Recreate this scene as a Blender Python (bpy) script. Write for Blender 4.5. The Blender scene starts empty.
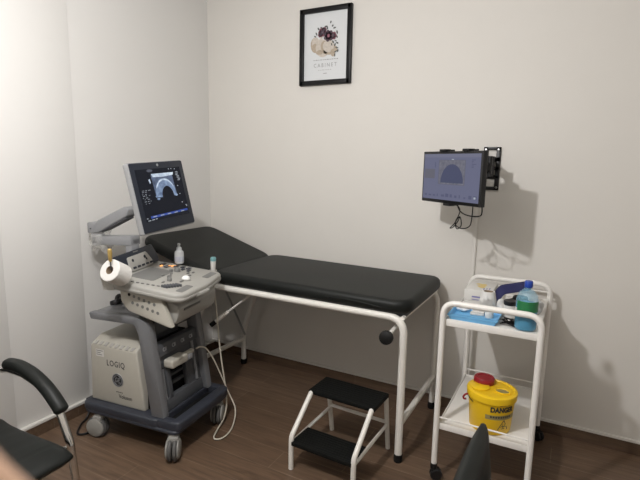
import bpy, bmesh, math, random
from mathutils import Matrix, Vector
random.seed(7)
scene = bpy.context.scene
C = scene.collection
PI = math.pi
R = math.radians

# ------------------------------------------------------------------ camera
cam_d = bpy.data.cameras.new('camera')
cam_d.sensor_width = 36.0
cam_d.lens = 27.0
cam_d.clip_start = 0.01
cam = bpy.data.objects.new('camera', cam_d)
C.objects.link(cam)
_p, _r, _y = R(9.0927), R(1.1091), R(-28.0527)
fwd = Vector((math.sin(_y) * math.cos(_p), math.cos(_y) * math.cos(_p), -math.sin(_p)))
rgt = Vector((math.cos(_y), -math.sin(_y), 0))
upv = rgt.cross(fwd)
r2 = math.cos(_r) * rgt + math.sin(_r) * upv
u2 = -math.sin(_r) * rgt + math.cos(_r) * upv
CAM = Vector((0, 0, 1.5))
cam.matrix_world = Matrix(((r2.x, u2.x, -fwd.x, CAM.x), (r2.y, u2.y, -fwd.y, CAM.y),
                           (r2.z, u2.z, -fwd.z, CAM.z), (0, 0, 0, 1)))
cam_d.dof.use_dof = True
cam_d.dof.focus_distance = 2.7
cam_d.dof.aperture_fstop = 9.0
scene.camera = cam

# ------------------------------------------------------------------ world, lights, exposure
world = bpy.data.worlds.new('world')
scene.world = world
world.use_nodes = True
world.node_tree.nodes['Background'].inputs[0].default_value = (1, 0.97, 0.93, 1)
world.node_tree.nodes['Background'].inputs[1].default_value = 0.0
lamp_d = bpy.data.lights.new('ceiling_bulb', 'POINT')
lamp_d.energy = 96
lamp_d.color = (1.0, 0.985, 0.99)
lamp_d.shadow_soft_size = 0.04
lamp = bpy.data.objects.new('ceiling_bulb', lamp_d)
lamp.location = (-1.02, 0.65, 2.27)
C.objects.link(lamp)
vs = scene.view_settings
vs.view_transform = 'Standard'
vs.look = 'None'
vs.gamma = 1.0
vs.use_curve_mapping = False
vs.exposure = 0.0

# ------------------------------------------------------------------ materials
def mat(name, col, rough=0.5, metal=0.0, noise=0.0, nscale=40.0, bump=0.0, bscale=200.0, emit=None, estr=0.0,
        trans=0.0, ior=1.45, alpha=1.0, coat=0.0, spec=0.5):
    m = bpy.data.materials.new(name)
    m.use_nodes = True
    nt = m.node_tree
    b = nt.nodes['Principled BSDF']
    b.inputs['Base Color'].default_value = (*col, 1)
    b.inputs['Roughness'].default_value = rough
    b.inputs['Metallic'].default_value = metal
    b.inputs['IOR'].default_value = ior
    b.inputs['Transmission Weight'].default_value = trans
    b.inputs['Alpha'].default_value = alpha
    b.inputs['Coat Weight'].default_value = coat
    b.inputs['Specular IOR Level'].default_value = spec
    if emit:
        b.inputs['Emission Color'].default_value = (*emit, 1)
        b.inputs['Emission Strength'].default_value = estr
    tc = nt.nodes.new('ShaderNodeTexCoord')
    if noise > 0:
        n = nt.nodes.new('ShaderNodeTexNoise')
        n.inputs['Scale'].default_value = nscale
        n.inputs['Detail'].default_value = 4
        nt.links.new(tc.outputs['Object'], n.inputs['Vector'])
        mx = nt.nodes.new('ShaderNodeMix')
        mx.data_type = 'RGBA'
        mx.inputs[6].default_value = (*[max(0, c * (1 - noise)) for c in col], 1)
        mx.inputs[7].default_value = (*[min(1, c * (1 + noise)) for c in col], 1)
        nt.links.new(n.outputs['Fac'], mx.inputs[0])
        nt.links.new(mx.outputs[2], b.inputs['Base Color'])
    if bump > 0:
        n2 = nt.nodes.new('ShaderNodeTexNoise')
        n2.inputs['Scale'].default_value = bscale
        n2.inputs['Detail'].default_value = 3
        nt.links.new(tc.outputs['Object'], n2.inputs['Vector'])
        bp = nt.nodes.new('ShaderNodeBump')
        bp.inputs['Strength'].default_value = bump
        bp.inputs['Distance'].default_value = 0.01
        nt.links.new(n2.outputs['Fac'], bp.inputs['Height'])
        nt.links.new(bp.outputs['Normal'], b.inputs['Normal'])
    return m

def wood_tile(name, dark=1.0):
    m = bpy.data.materials.new(name)
    m.use_nodes = True
    nt = m.node_tree
    L = nt.links.new
    b = nt.nodes['Principled BSDF']
    b.inputs['Roughness'].default_value = 0.42
    tc = nt.nodes.new('ShaderNodeTexCoord')
    br = nt.nodes.new('ShaderNodeTexBrick')
    br.offset = 0.37
    br.inputs['Scale'].default_value = 1.0
    br.inputs['Mortar Size'].default_value = 0.0016
    br.inputs['Mortar Smooth'].default_value = 0.2
    br.inputs['Bias'].default_value = 0.0
    br.inputs['Brick Width'].default_value = 0.9
    br.inputs['Row Height'].default_value = 0.151
    br.inputs['Color1'].default_value = (0.165 * dark, 0.104 * dark, 0.066 * dark, 1)
    br.inputs['Color2'].default_value = (0.205 * dark, 0.134 * dark, 0.088 * dark, 1)
    br.inputs['Mortar'].default_value = (0.30 * dark, 0.22 * dark, 0.155 * dark, 1)
    L(tc.outputs['Object'], br.inputs['Vector'])
    mp = nt.nodes.new('ShaderNodeMapping')
    mp.inputs['Scale'].default_value = (1.6, 22, 22)
    L(tc.outputs['Object'], mp.inputs['Vector'])
    n = nt.nodes.new('ShaderNodeTexNoise')
    n.inputs['Scale'].default_value = 2.2
    n.inputs['Detail'].default_value = 7
    n.inputs['Roughness'].default_value = 0.65
    n.inputs['Distortion'].default_value = 0.6
    L(mp.outputs['Vector'], n.inputs['Vector'])
    rmp = nt.nodes.new('ShaderNodeValToRGB')
    rmp.color_ramp.elements[0].position = 0.32
    rmp.color_ramp.elements[0].color = (0.52, 0.50, 0.48, 1)
    rmp.color_ramp.elements[1].position = 0.68
    rmp.color_ramp.elements[1].color = (1.18, 1.16, 1.14, 1)
    L(n.outputs['Fac'], rmp.inputs['Fac'])
    mx = nt.nodes.new('ShaderNodeMix')
    mx.data_type = 'RGBA'
    mx.blend_type = 'MULTIPLY'
    mx.inputs[0].default_value = 0.85
    L(br.outputs['Color'], mx.inputs[6])
    L(rmp.outputs['Color'], mx.inputs[7])
    L(mx.outputs[2], b.inputs['Base Color'])
    bp = nt.nodes.new('ShaderNodeBump')
    bp.inputs['Strength'].default_value = 0.12
    bp.inputs['Distance'].default_value = 0.004
    L(n.outputs['Fac'], bp.inputs['Height'])
    L(bp.outputs['Normal'], b.inputs['Normal'])
    return m

def scan_mat(name, bright, dark, strength):
    """ultrasound echo speckle glowing on a screen"""
    m = bpy.data.materials.new(name)
    m.use_nodes = True
    nt = m.node_tree
    b = nt.nodes['Principled BSDF']
    b.inputs['Base Color'].default_value = (0.01, 0.01, 0.01, 1)
    b.inputs['Roughness'].default_value = 0.3
    tc = nt.nodes.new('ShaderNodeTexCoord')
    n = nt.nodes.new('ShaderNodeTexNoise')
    n.inputs['Scale'].default_value = 45
    n.inputs['Detail'].default_value = 6
    nt.links.new(tc.outputs['Object'], n.inputs['Vector'])
    r = nt.nodes.new('ShaderNodeValToRGB')
    r.color_ramp.elements[0].position = 0.3
    r.color_ramp.elements[0].color = (*dark, 1)
    r.color_ramp.elements[1].position = 0.7
    r.color_ramp.elements[1].color = (*bright, 1)
    nt.links.new(n.outputs['Fac'], r.inputs['Fac'])
    nt.links.new(r.outputs['Color'], b.inputs['Emission Color'])
    b.inputs['Emission Strength'].default_value = strength
    return m

def glow(name, col, s):
    return mat(name, (0.006, 0.006, 0.006), 0.3, spec=0.15, emit=col, estr=s)

M = {}
M['wall_left'] = mat('whiter_board', (0.70, 0.69, 0.665), 0.7, noise=0.015, nscale=5, bump=0.12, bscale=7)
M['wall'] = mat('white_plaster', (0.69, 0.668, 0.625), 0.75, noise=0.02, nscale=6, bump=0.12, bscale=9)
M['ceiling'] = mat('ceiling_paint', (0.78, 0.76, 0.72), 0.9, noise=0.02)
M['floor'] = wood_tile('wood_look_floor_tile', 0.78)
M['skirt'] = wood_tile('wood_look_skirting_tile', 0.62)
M['strip'] = mat('white_skirting_edge', (0.72, 0.70, 0.66), 0.5, noise=0.05)
M['white_metal'] = mat('white_powder_coat', (0.76, 0.74, 0.69), 0.35, noise=0.05, nscale=60)
M['trolley'] = mat('trolley_white_enamel', (0.80, 0.78, 0.74), 0.3, noise=0.03)
M['vinyl'] = mat('black_vinyl', (0.0085, 0.0100, 0.0090), 0.5, spec=0.32, noise=0.2, nscale=8, bump=0.05, bscale=300)
M['rubber'] = mat('black_rubber', (0.008, 0.008, 0.008), 0.6, spec=0.3, noise=0.2)
M['tread'] = mat('ribbed_black_tread', (0.005, 0.0055, 0.005), 0.65, spec=0.2, noise=0.3, nscale=120, bump=0.2, bscale=400)
M['cream'] = mat('cream_plastic', (0.44, 0.42, 0.365), 0.45, noise=0.03)
M['console'] = mat('warm_grey_plastic', (0.36, 0.352, 0.325), 0.45, noise=0.04)
M['console_dark'] = mat('mid_grey_plastic', (0.17, 0.17, 0.163), 0.5, noise=0.05)
M['grey_frame'] = mat('silver_grey_plastic', (0.20, 0.205, 0.215), 0.33, 0.3, noise=0.05)
M['dark_grey'] = mat('dark_grey_plastic', (0.075, 0.079, 0.086), 0.45, noise=0.08)
M['slate'] = mat('slate_blue_plastic', (0.036, 0.040, 0.052), 0.36, noise=0.08)
M['navy_panel'] = mat('navy_panel_plastic', (0.022, 0.027, 0.038), 0.4, spec=0.3, noise=0.08)
M['black'] = mat('black_plastic', (0.010, 0.010, 0.011), 0.4, noise=0.1)
M['void'] = mat('dark_cavity', (0.006, 0.006, 0.007), 0.8, noise=0.1)
M['arm_grey'] = mat('arm_grey_plastic', (0.27, 0.275, 0.285), 0.4, noise=0.04)
M['caster'] = mat('caster_grey_plastic', (0.28, 0.275, 0.255), 0.45, noise=0.05)
M['tyre'] = mat('grey_tyre_rubber', (0.09, 0.088, 0.085), 0.6, noise=0.1)
M['bezel'] = mat('monitor_bezel', (0.022, 0.026, 0.036), 0.35, spec=0.25, noise=0.05)
M['silver'] = mat('monitor_silver_edge', (0.30, 0.305, 0.31), 0.35, noise=0.03)
M['screen_black'] = mat('screen_glass', (0.004, 0.005, 0.008), 0.25, spec=0.15, emit=(0.004, 0.005, 0.009), estr=1.0, noise=0.0)
M['print_dark'] = mat('dark_print', (0.03, 0.03, 0.035), 0.5, noise=0.1)
M['chrome'] = mat('chrome', (0.75, 0.74, 0.72), 0.10, 1.0, noise=0.03)
M['steel'] = mat('brushed_steel', (0.45, 0.45, 0.44), 0.3, 1.0, noise=0.05)
M['paper'] = mat('tissue_paper', (0.70, 0.685, 0.65), 0.9, noise=0.03, bump=0.3, bscale=90)
M['card'] = mat('cardboard_core', (0.27, 0.20, 0.13), 0.9, noise=0.1)
M['gold'] = mat('gold_handle', (0.52, 0.36, 0.12), 0.35, 0.4, noise=0.1)
M['wraith'] = mat('clear_film', (0.85, 0.84, 0.80), 0.12, trans=0.0, alpha=0.22, bump=0.5, bscale=60)
M['gel'] = mat('translucent_bottle_plastic', (0.50, 0.515, 0.52), 0.35, noise=0.03)
M['gel_label'] = mat('faded_bottle_label', (0.42, 0.44, 0.50), 0.5, noise=0.1)
M['cable'] = mat('cream_cable', (0.55, 0.51, 0.42), 0.5, noise=0.03)
M['teal'] = mat('teal_plastic', (0.16, 0.34, 0.36), 0.45, noise=0.05)
M['frame_black'] = mat('black_frame_lacquer', (0.006, 0.006, 0.007), 0.35, spec=0.3, noise=0.1)
M['print'] = mat('white_art_paper', (0.66, 0.68, 0.69), 0.35, noise=0.015)
M['yellow'] = mat('yellow_plastic', (0.82, 0.52, 0.012), 0.4, noise=0.04)
M['yellow_lid'] = mat('yellow_lid_plastic', (0.86, 0.56, 0.016), 0.35, noise=0.04)
M['red'] = mat('red_plastic', (0.27, 0.014, 0.020), 0.35, noise=0.06)
M['olive'] = mat('olive_label_band', (0.30, 0.25, 0.10), 0.6, noise=0.05)
M['tray_blue'] = mat('sky_blue_plastic', (0.17, 0.46, 0.76), 0.4, noise=0.06)
M['cotton'] = mat('cotton_wool', (0.85, 0.85, 0.84), 0.95, noise=0.04, bump=0.6, bscale=80)
M['carton'] = mat('white_carton', (0.62, 0.61, 0.58), 0.6, noise=0.03)
M['carton_yellow'] = mat('pale_yellow_print', (0.70, 0.55, 0.22), 0.6, noise=0.1)
M['carton_blue'] = mat('violet_print', (0.17, 0.16, 0.36), 0.6, noise=0.1)
M['navy_cloth'] = mat('navy_cloth', (0.018, 0.02, 0.085), 0.75, noise=0.2, bump=0.2, bscale=300)
M['liquid'] = mat('blue_liquid', (0.008, 0.26, 0.50), 0.08, trans=0.15, ior=1.33, noise=0.08, nscale=14, coat=0.6)
M['pet'] = mat('clear_blue_bottle', (0.30, 0.62, 0.78), 0.06, alpha=0.30, coat=0.5)
M['green'] = mat('green_label', (0.02, 0.17, 0.06), 0.4, noise=0.1)
M['cap_blue'] = mat('blue_cap', (0.012, 0.05, 0.33), 0.35, noise=0.06)
M['skin'] = mat('skin', (0.52, 0.33, 0.225), 0.6, noise=0.06, nscale=30)
M['nail'] = mat('finger_nail', (0.60, 0.40, 0.32), 0.25)
M['amber'] = glow('amber_key_light', (1.0, 0.42, 0.12), 1.6)
M['ui_white'] = glow('screen_text', (0.55, 0.6, 0.66), 0.7)
M['ui_blue'] = glow('screen_blue_bar', (0.035, 0.085, 0.40), 0.8)
M['ui_grey'] = glow('screen_header_bar', (0.20, 0.22, 0.28), 0.4)
M['scan'] = scan_mat('scan_echo', (0.30, 0.42, 0.62), (0.07, 0.12, 0.24), 0.85)
M['scan_dim'] = scan_mat('scan_dim_echo', (0.13, 0.19, 0.32), (0.03, 0.05, 0.11), 0.8)
M['scan_bright'] = scan_mat('scan_bright_echo', (0.75, 0.85, 0.95), (0.35, 0.45, 0.6), 0.9)
M['scan_black'] = glow('scan_dark', (0.004, 0.005, 0.010), 1.0)
M['wm_bg'] = glow('wall_screen_background', (0.125, 0.132, 0.205), 1.0)
M['wm_top'] = glow('wall_screen_header', (0.15, 0.155, 0.22), 1.0)
M['wm_box'] = glow('wall_screen_box', (0.115, 0.115, 0.145), 1.0)
M['wm_scan'] = scan_mat('wall_scan_echo', (0.15, 0.15, 0.19), (0.07, 0.075, 0.11), 1.0)
M['wm_dark'] = glow('wall_scan_dark', (0.06, 0.068, 0.125), 1.0)
M['wm_low'] = glow('wall_screen_strip', (0.085, 0.09, 0.155), 1.0)

# ------------------------------------------------------------------ geometry helpers
I4 = Matrix.Identity(4)
def T(x, y, z): return Matrix.Translation((x, y, z))
def RX(a): return Matrix.Rotation(a, 4, 'X')
def RY(a): return Matrix.Rotation(a, 4, 'Y')
def RZ(a): return Matrix.Rotation(a, 4, 'Z')
def NB(): return bmesh.new()

def merge(bm, t, mx=I4, mi=0):
    me = bpy.data.meshes.new('t')
    if mx != I4:
        bmesh.ops.transform(t, matrix=mx, verts=t.verts)
    if mi:
        for f in t.faces: f.material_index = mi
    t.to_mesh(me)
    t.free()
    bm.from_mesh(me)
    bpy.data.meshes.remove(me)

def box(bm, c, s, bev=0.0, mx=I4, seg=2, mi=0):
    t = bmesh.new()
    bmesh.ops.create_cube(t, size=1)
    bmesh.ops.scale(t, vec=s, verts=t.verts)
    if bev > 0:
        bmesh.ops.bevel(t, geom=list(t.edges), offset=min(bev, min(s) * 0.49), segments=seg, affect='EDGES', profile=0.5)
    bmesh.ops.translate(t, vec=c, verts=t.verts)
    merge(bm, t, mx, mi)

def fillet(pts, rad, n=6, closed=False):
    """round the corners of a polyline (any dimension)"""
    P = [Vector(p) for p in pts]
    out = []
    N = len(P)
    for i in range(N):
        if not closed and i in (0, N - 1):
            out.append(P[i]); continue
        a, b, c = P[i - 1], P[i], P[(i + 1) % N]
        r = rad[i] if isinstance(rad, (list, tuple)) else rad
        d1, d2 = (a - b), (c - b)
        l1, l2 = d1.length, d2.length
        if r <= 0 or l1 < 1e-6 or l2 < 1e-6:
            out.append(b); continue
        d1.normalize(); d2.normalize()
        ang = d1.angle(d2)
        if ang > PI - 0.02:
            out.append(b); continue
        k = min(r / math.tan(ang / 2), l1 * 0.49, l2 * 0.49)
        p1, p2 = b + d1 * k, b + d2 * k
        for j in range(n + 1):
            t = j / n
            out.append((1 - t) ** 2 * p1 + 2 * t * (1 - t) * b + t * t * p2)
    return out

def smooth_path(pts, n=6):
    """Catmull-Rom through points"""
    P = [Vector(p) for p in pts]
    P = [2 * P[0] - P[1]] + P + [2 * P[-1] - P[-2]]
    out = []
    for i in range(1, len(P) - 2):
        for j in range(n):
            t = j / n
            a, b, c, d = P[i - 1], P[i], P[i + 1], P[i + 2]
            out.append(0.5 * ((2 * b) + (c - a) * t + (2 * a - 5 * b + 4 * c - d) * t * t + (-a + 3 * b - 3 * c + d) * t ** 3))
    out.append(P[-2])
    return out

def tube(bm, pts, r, seg=12, mx=I4, mi=0, flat=1.0, closed=False):
    P = [mx @ Vector(p) for p in pts]
    n = len(P)
    rr = r if isinstance(r, (list, tuple)) else [r] * n
    rings = []
    nrm = None
    for i in range(n):
        if closed:
            d = P[(i + 1) % n] - P[i - 1]
        else:
            d = P[min(i + 1, n - 1)] - P[max(i - 1, 0)]
        d.normalize()
        if nrm is None:
            ref = Vector((0, 0, 1)) if abs(d.z) < 0.9 else Vector((0, 1, 0))
            nrm = (ref - d * ref.dot(d)).normalized()
        else:
            nrm = (nrm - d * nrm.dot(d)).normalized()
        bn = d.cross(nrm)
        rings.append([bm.verts.new(P[i] + rr[i] * (math.cos(2 * PI * k / seg) * nrm + flat * math.sin(2 * PI * k / seg) * bn)) for k in range(seg)])
    for i in range(n if closed else n - 1):
        a, b = rings[i], rings[(i + 1) % n]
        for k in range(seg):
            f = bm.faces.new((a[k], a[(k + 1) % seg], b[(k + 1) % seg], b[k]))
            f.material_index = mi
    if not closed:
        f = bm.faces.new(list(reversed(rings[0]))); f.material_index = mi
        f = bm.faces.new(rings[-1]); f.material_index = mi

def lathe(bm, prof, seg=24, mx=I4, mi=0, sx=1.0, sy=1.0):
    t = bmesh.new()
    rings = []
    for (r, z) in prof:
        if r < 1e-6:
            rings.append([t.verts.new((0, 0, z))])
        else:
            rings.append([t.verts.new((r * sx * math.cos(2 * PI * k / seg), r * sy * math.sin(2 * PI * k / seg), z)) for k in range(seg)])
    for a, b in zip(rings, rings[1:]):
        for k in range(seg):
            k2 = (k + 1) % seg
            if len(a) == 1 and len(b) == 1: continue
            if len(a) == 1: t.faces.new((a[0], b[k2], b[k]))
            elif len(b) == 1: t.faces.new((a[k], a[k2], b[0]))
            else: t.faces.new((a[k], a[k2], b[k2], b[k]))
    if prof[0] != prof[-1]:        # an outline that closes on itself is an open ring
        if len(rings[0]) > 1: t.faces.new(list(reversed(rings[0])))
        if len(rings[-1]) > 1: t.faces.new(rings[-1])
    bmesh.ops.remove_doubles(t, verts=t.verts, dist=1e-6)
    bmesh.ops.recalc_face_normals(t, faces=t.faces)
    merge(bm, t, mx, mi)

def prism(bm, outline, z0, z1, bev=0.0, mx=I4, mi=0, seg=2):
    """outline (x, y) extruded z0..z1, rim edges bevelled"""
    t = bmesh.new()
    vs_ = [t.verts.new((p[0], p[1], z0)) for p in outline]
    f = t.faces.new(vs_)
    g = bmesh.ops.extrude_face_region(t, geom=[f])
    nv = [e for e in g['geom'] if isinstance(e, bmesh.types.BMVert)]
    bmesh.ops.translate(t, vec=(0, 0, z1 - z0), verts=nv)
    bmesh.ops.recalc_face_normals(t, faces=t.faces)
    if bev > 0:
        ed = [e for e in t.edges if abs(e.verts[0].co.z - e.verts[1].co.z) < 1e-6]
        bmesh.ops.bevel(t, geom=ed, offset=bev, segments=seg, affect='EDGES', profile=0.5)
    merge(bm, t, mx, mi)

def rrect(x0, x1, y0, y1, r, n=5):
    return [(p.x, p.y) for p in fillet([(x0, y0), (x1, y0), (x1, y1), (x0, y1)], r, n, True)]

def hull(bm, pts, bev=0.0, mx=I4, mi=0, seg=2):
    t = bmesh.new()
    for p in pts: t.verts.new(p)
    bmesh.ops.convex_hull(t, input=t.verts)
    bmesh.ops.dissolve_limit(t, angle_limit=0.02, verts=t.verts, edges=t.edges)
    if bev > 0:
        bmesh.ops.bevel(t, geom=list(t.edges), offset=bev, segments=seg, affect='EDGES', profile=0.5)
    merge(bm, t, mx, mi)

# (x, y, z) -> prism plane helpers: outline in (x, z) extruded along y
XZ = Matrix(((1, 0, 0, 0), (0, 0, 1, 0), (0, 1, 0, 0), (0, 0, 0, 1)))     # (a, b, c) -> (a, c, b)
YZ = Matrix(((0, 0, 1, 0), (1, 0, 0, 0), (0, 1, 0, 0), (0, 0, 0, 1)))     # (a, b, c) -> (c, a, b)

def quad(bm, x0, x1, y0, y1, z, mx=I4, mi=0):
    v = [bm.verts.new(mx @ Vector(p)) for p in ((x0, y0, z), (x1, y0, z), (x1, y1, z), (x0, y1, z))]
    f = bm.faces.new(v); f.material_index = mi

def poly(bm, pts, mx=I4, mi=0):
    f = bm.faces.new([bm.verts.new(mx @ Vector(p)) for p in pts]); f.material_index = mi

def disc(bm, c, rx, ry, n=12, mx=I4, mi=0, a0=0.0, rot=0.0):
    pts = []
    for k in range(n):
        a = 2 * PI * k / n + a0
        x, y = rx * math.cos(a), ry * math.sin(a)
        pts.append((c[0] + x * math.cos(rot) - y * math.sin(rot), c[1] + x * math.sin(rot) + y * math.cos(rot), c[2]))
    poly(bm, pts, mx, mi)

def lettering(bm, s, size, mx, mi=0, depth=0.0003, width=None, spacing=1.0, fn=None, bold=0.0):
    cu = bpy.data.curves.new('t', 'FONT')
    cu.body = s
    cu.size = size
    cu.align_x = 'CENTER'
    cu.align_y = 'CENTER'
    cu.extrude = depth
    cu.space_character = spacing
    cu.offset = bold
    cu.resolution_u = 3
    o = bpy.data.objects.new('t', cu)
    me = o.to_mesh()
    t = bmesh.new()
    t.from_mesh(me)
    o.to_mesh_clear()
    bpy.data.objects.remove(o)
    bpy.data.curves.remove(cu)
    if width and len(t.verts):
        xs = [v.co.x for v in t.verts]
        k = width / (max(xs) - min(xs))
        for v in t.verts: v.co.x *= k
    if fn:
        for v in t.verts: v.co = fn(v.co)
    merge(bm, t, mx, mi)

def obj(name, bm, m, parent=None, sharp=35, smooth=True):
    me = bpy.data.meshes.new(name)
    bm.to_mesh(me)
    bm.free()
    for k in (m if isinstance(m, (list, tuple)) else [m]):
        me.materials.append(M[k] if isinstance(k, str) else k)
    if smooth:
        me.polygons.foreach_set('use_smooth', [True] * len(me.polygons))
        me.set_sharp_from_angle(angle=R(sharp))
    o = bpy.data.objects.new(name, me)
    C.objects.link(o)
    if parent: o.parent = parent
    return o

def tag(o, label, cat, group=None):
    o['label'] = label
    o['category'] = cat
    if group: o['group'] = group
    return o

def thing(name, label, cat, loc=(0, 0, 0), rotz=0.0, group=None):
    o = bpy.data.objects.new(name, None)
    o.empty_display_size = 0.1
    o.location = loc
    o.rotation_euler = (0, 0, rotz)
    C.objects.link(o)
    return tag(o, label, cat, group)

def struct(name, bm, m):
    o = obj(name, bm, m)
    o['kind'] = 'structure'
    return o

def copy_tree(o, parent=None):
    c = o.copy()
    C.objects.link(c)
    if parent: c.parent = parent
    for ch in list(o.children): copy_tree(ch, c)
    return c

# ------------------------------------------------------------------ room shell
XL, XR, YB, YF, ZC = -2.50, 1.55, 2.875, -1.6, 2.72
b = NB(); box(b, ((XL + XR) / 2, (YB + YF) / 2, -0.05), (XR - XL + 0.4, YB - YF + 0.4, 0.1)); struct('floor', b, 'floor')
b = NB(); box(b, ((XL + XR) / 2, (YB + YF) / 2, ZC + 0.05), (XR - XL + 0.4, YB - YF + 0.4, 0.1)); struct('ceiling', b, 'ceiling')
b = NB(); box(b, ((XL + XR) / 2, YB + 0.1, ZC / 2), (XR - XL + 0.4, 0.2, ZC)); struct('wall_back', b, 'wall')
b = NB()
box(b, (XL - 0.1, (YB + YF) / 2, ZC / 2), (0.2, YB - YF, ZC))
# the nearer lengths of the left wall are boarded out slightly proud of the rest
box(b, (XL - 0.05, (1.755 + 1.32) / 2, ZC / 2), (0.112, 0.435, ZC), 0.002)
box(b, (XL - 0.05, (1.32 + YF) / 2, ZC / 2), (0.13, 1.32 - YF, ZC), 0.004)
struct('wall_left', b, 'wall_left')
b = NB(); box(b, (XR + 0.1, (YB + YF) / 2, ZC / 2), (0.2, YB - YF, ZC)); struct('wall_right', b, 'wall')
b = NB(); box(b, ((XL + XR) / 2, YF - 0.1, ZC / 2), (XR - XL + 0.4, 0.2, ZC)); struct('wall_front', b, 'wall')
b = NB(); box(b, ((XL + XR) / 2, YB - 0.004, 0.033), (XR - XL, 0.012, 0.066)); struct('baseboard_back', b, 'skirt')
b = NB(); box(b, (XL + 0.016, (YB + YF) / 2, 0.031), (0.020, YB - YF, 0.062)); struct('baseboard_left', b, 'skirt')
b = NB(); box(b, ((XL + XR) / 2, YB - 0.005, 0.074), (XR - XL, 0.016, 0.016), 0.003); struct('trim_1', b, 'strip')
b = NB(); box(b, (XL + 0.018, (YB + YF) / 2, 0.071), (0.024, YB - YF, 0.018), 0.003); struct('trim_2', b, 'strip')

# cable raceway on the back wall under the wall screen
b = NB()
box(b, (-0.505, YB - 0.006, 0.71), (0.024, 0.012, 1.19), 0.002)
box(b, (-0.505, YB - 0.0135, 0.71), (0.016, 0.003, 1.19), 0.001)
tag(obj('cable_raceway', b, 'wall'), 'thin white cable raceway running down the back wall behind the trolley', 'cable cover')

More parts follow.
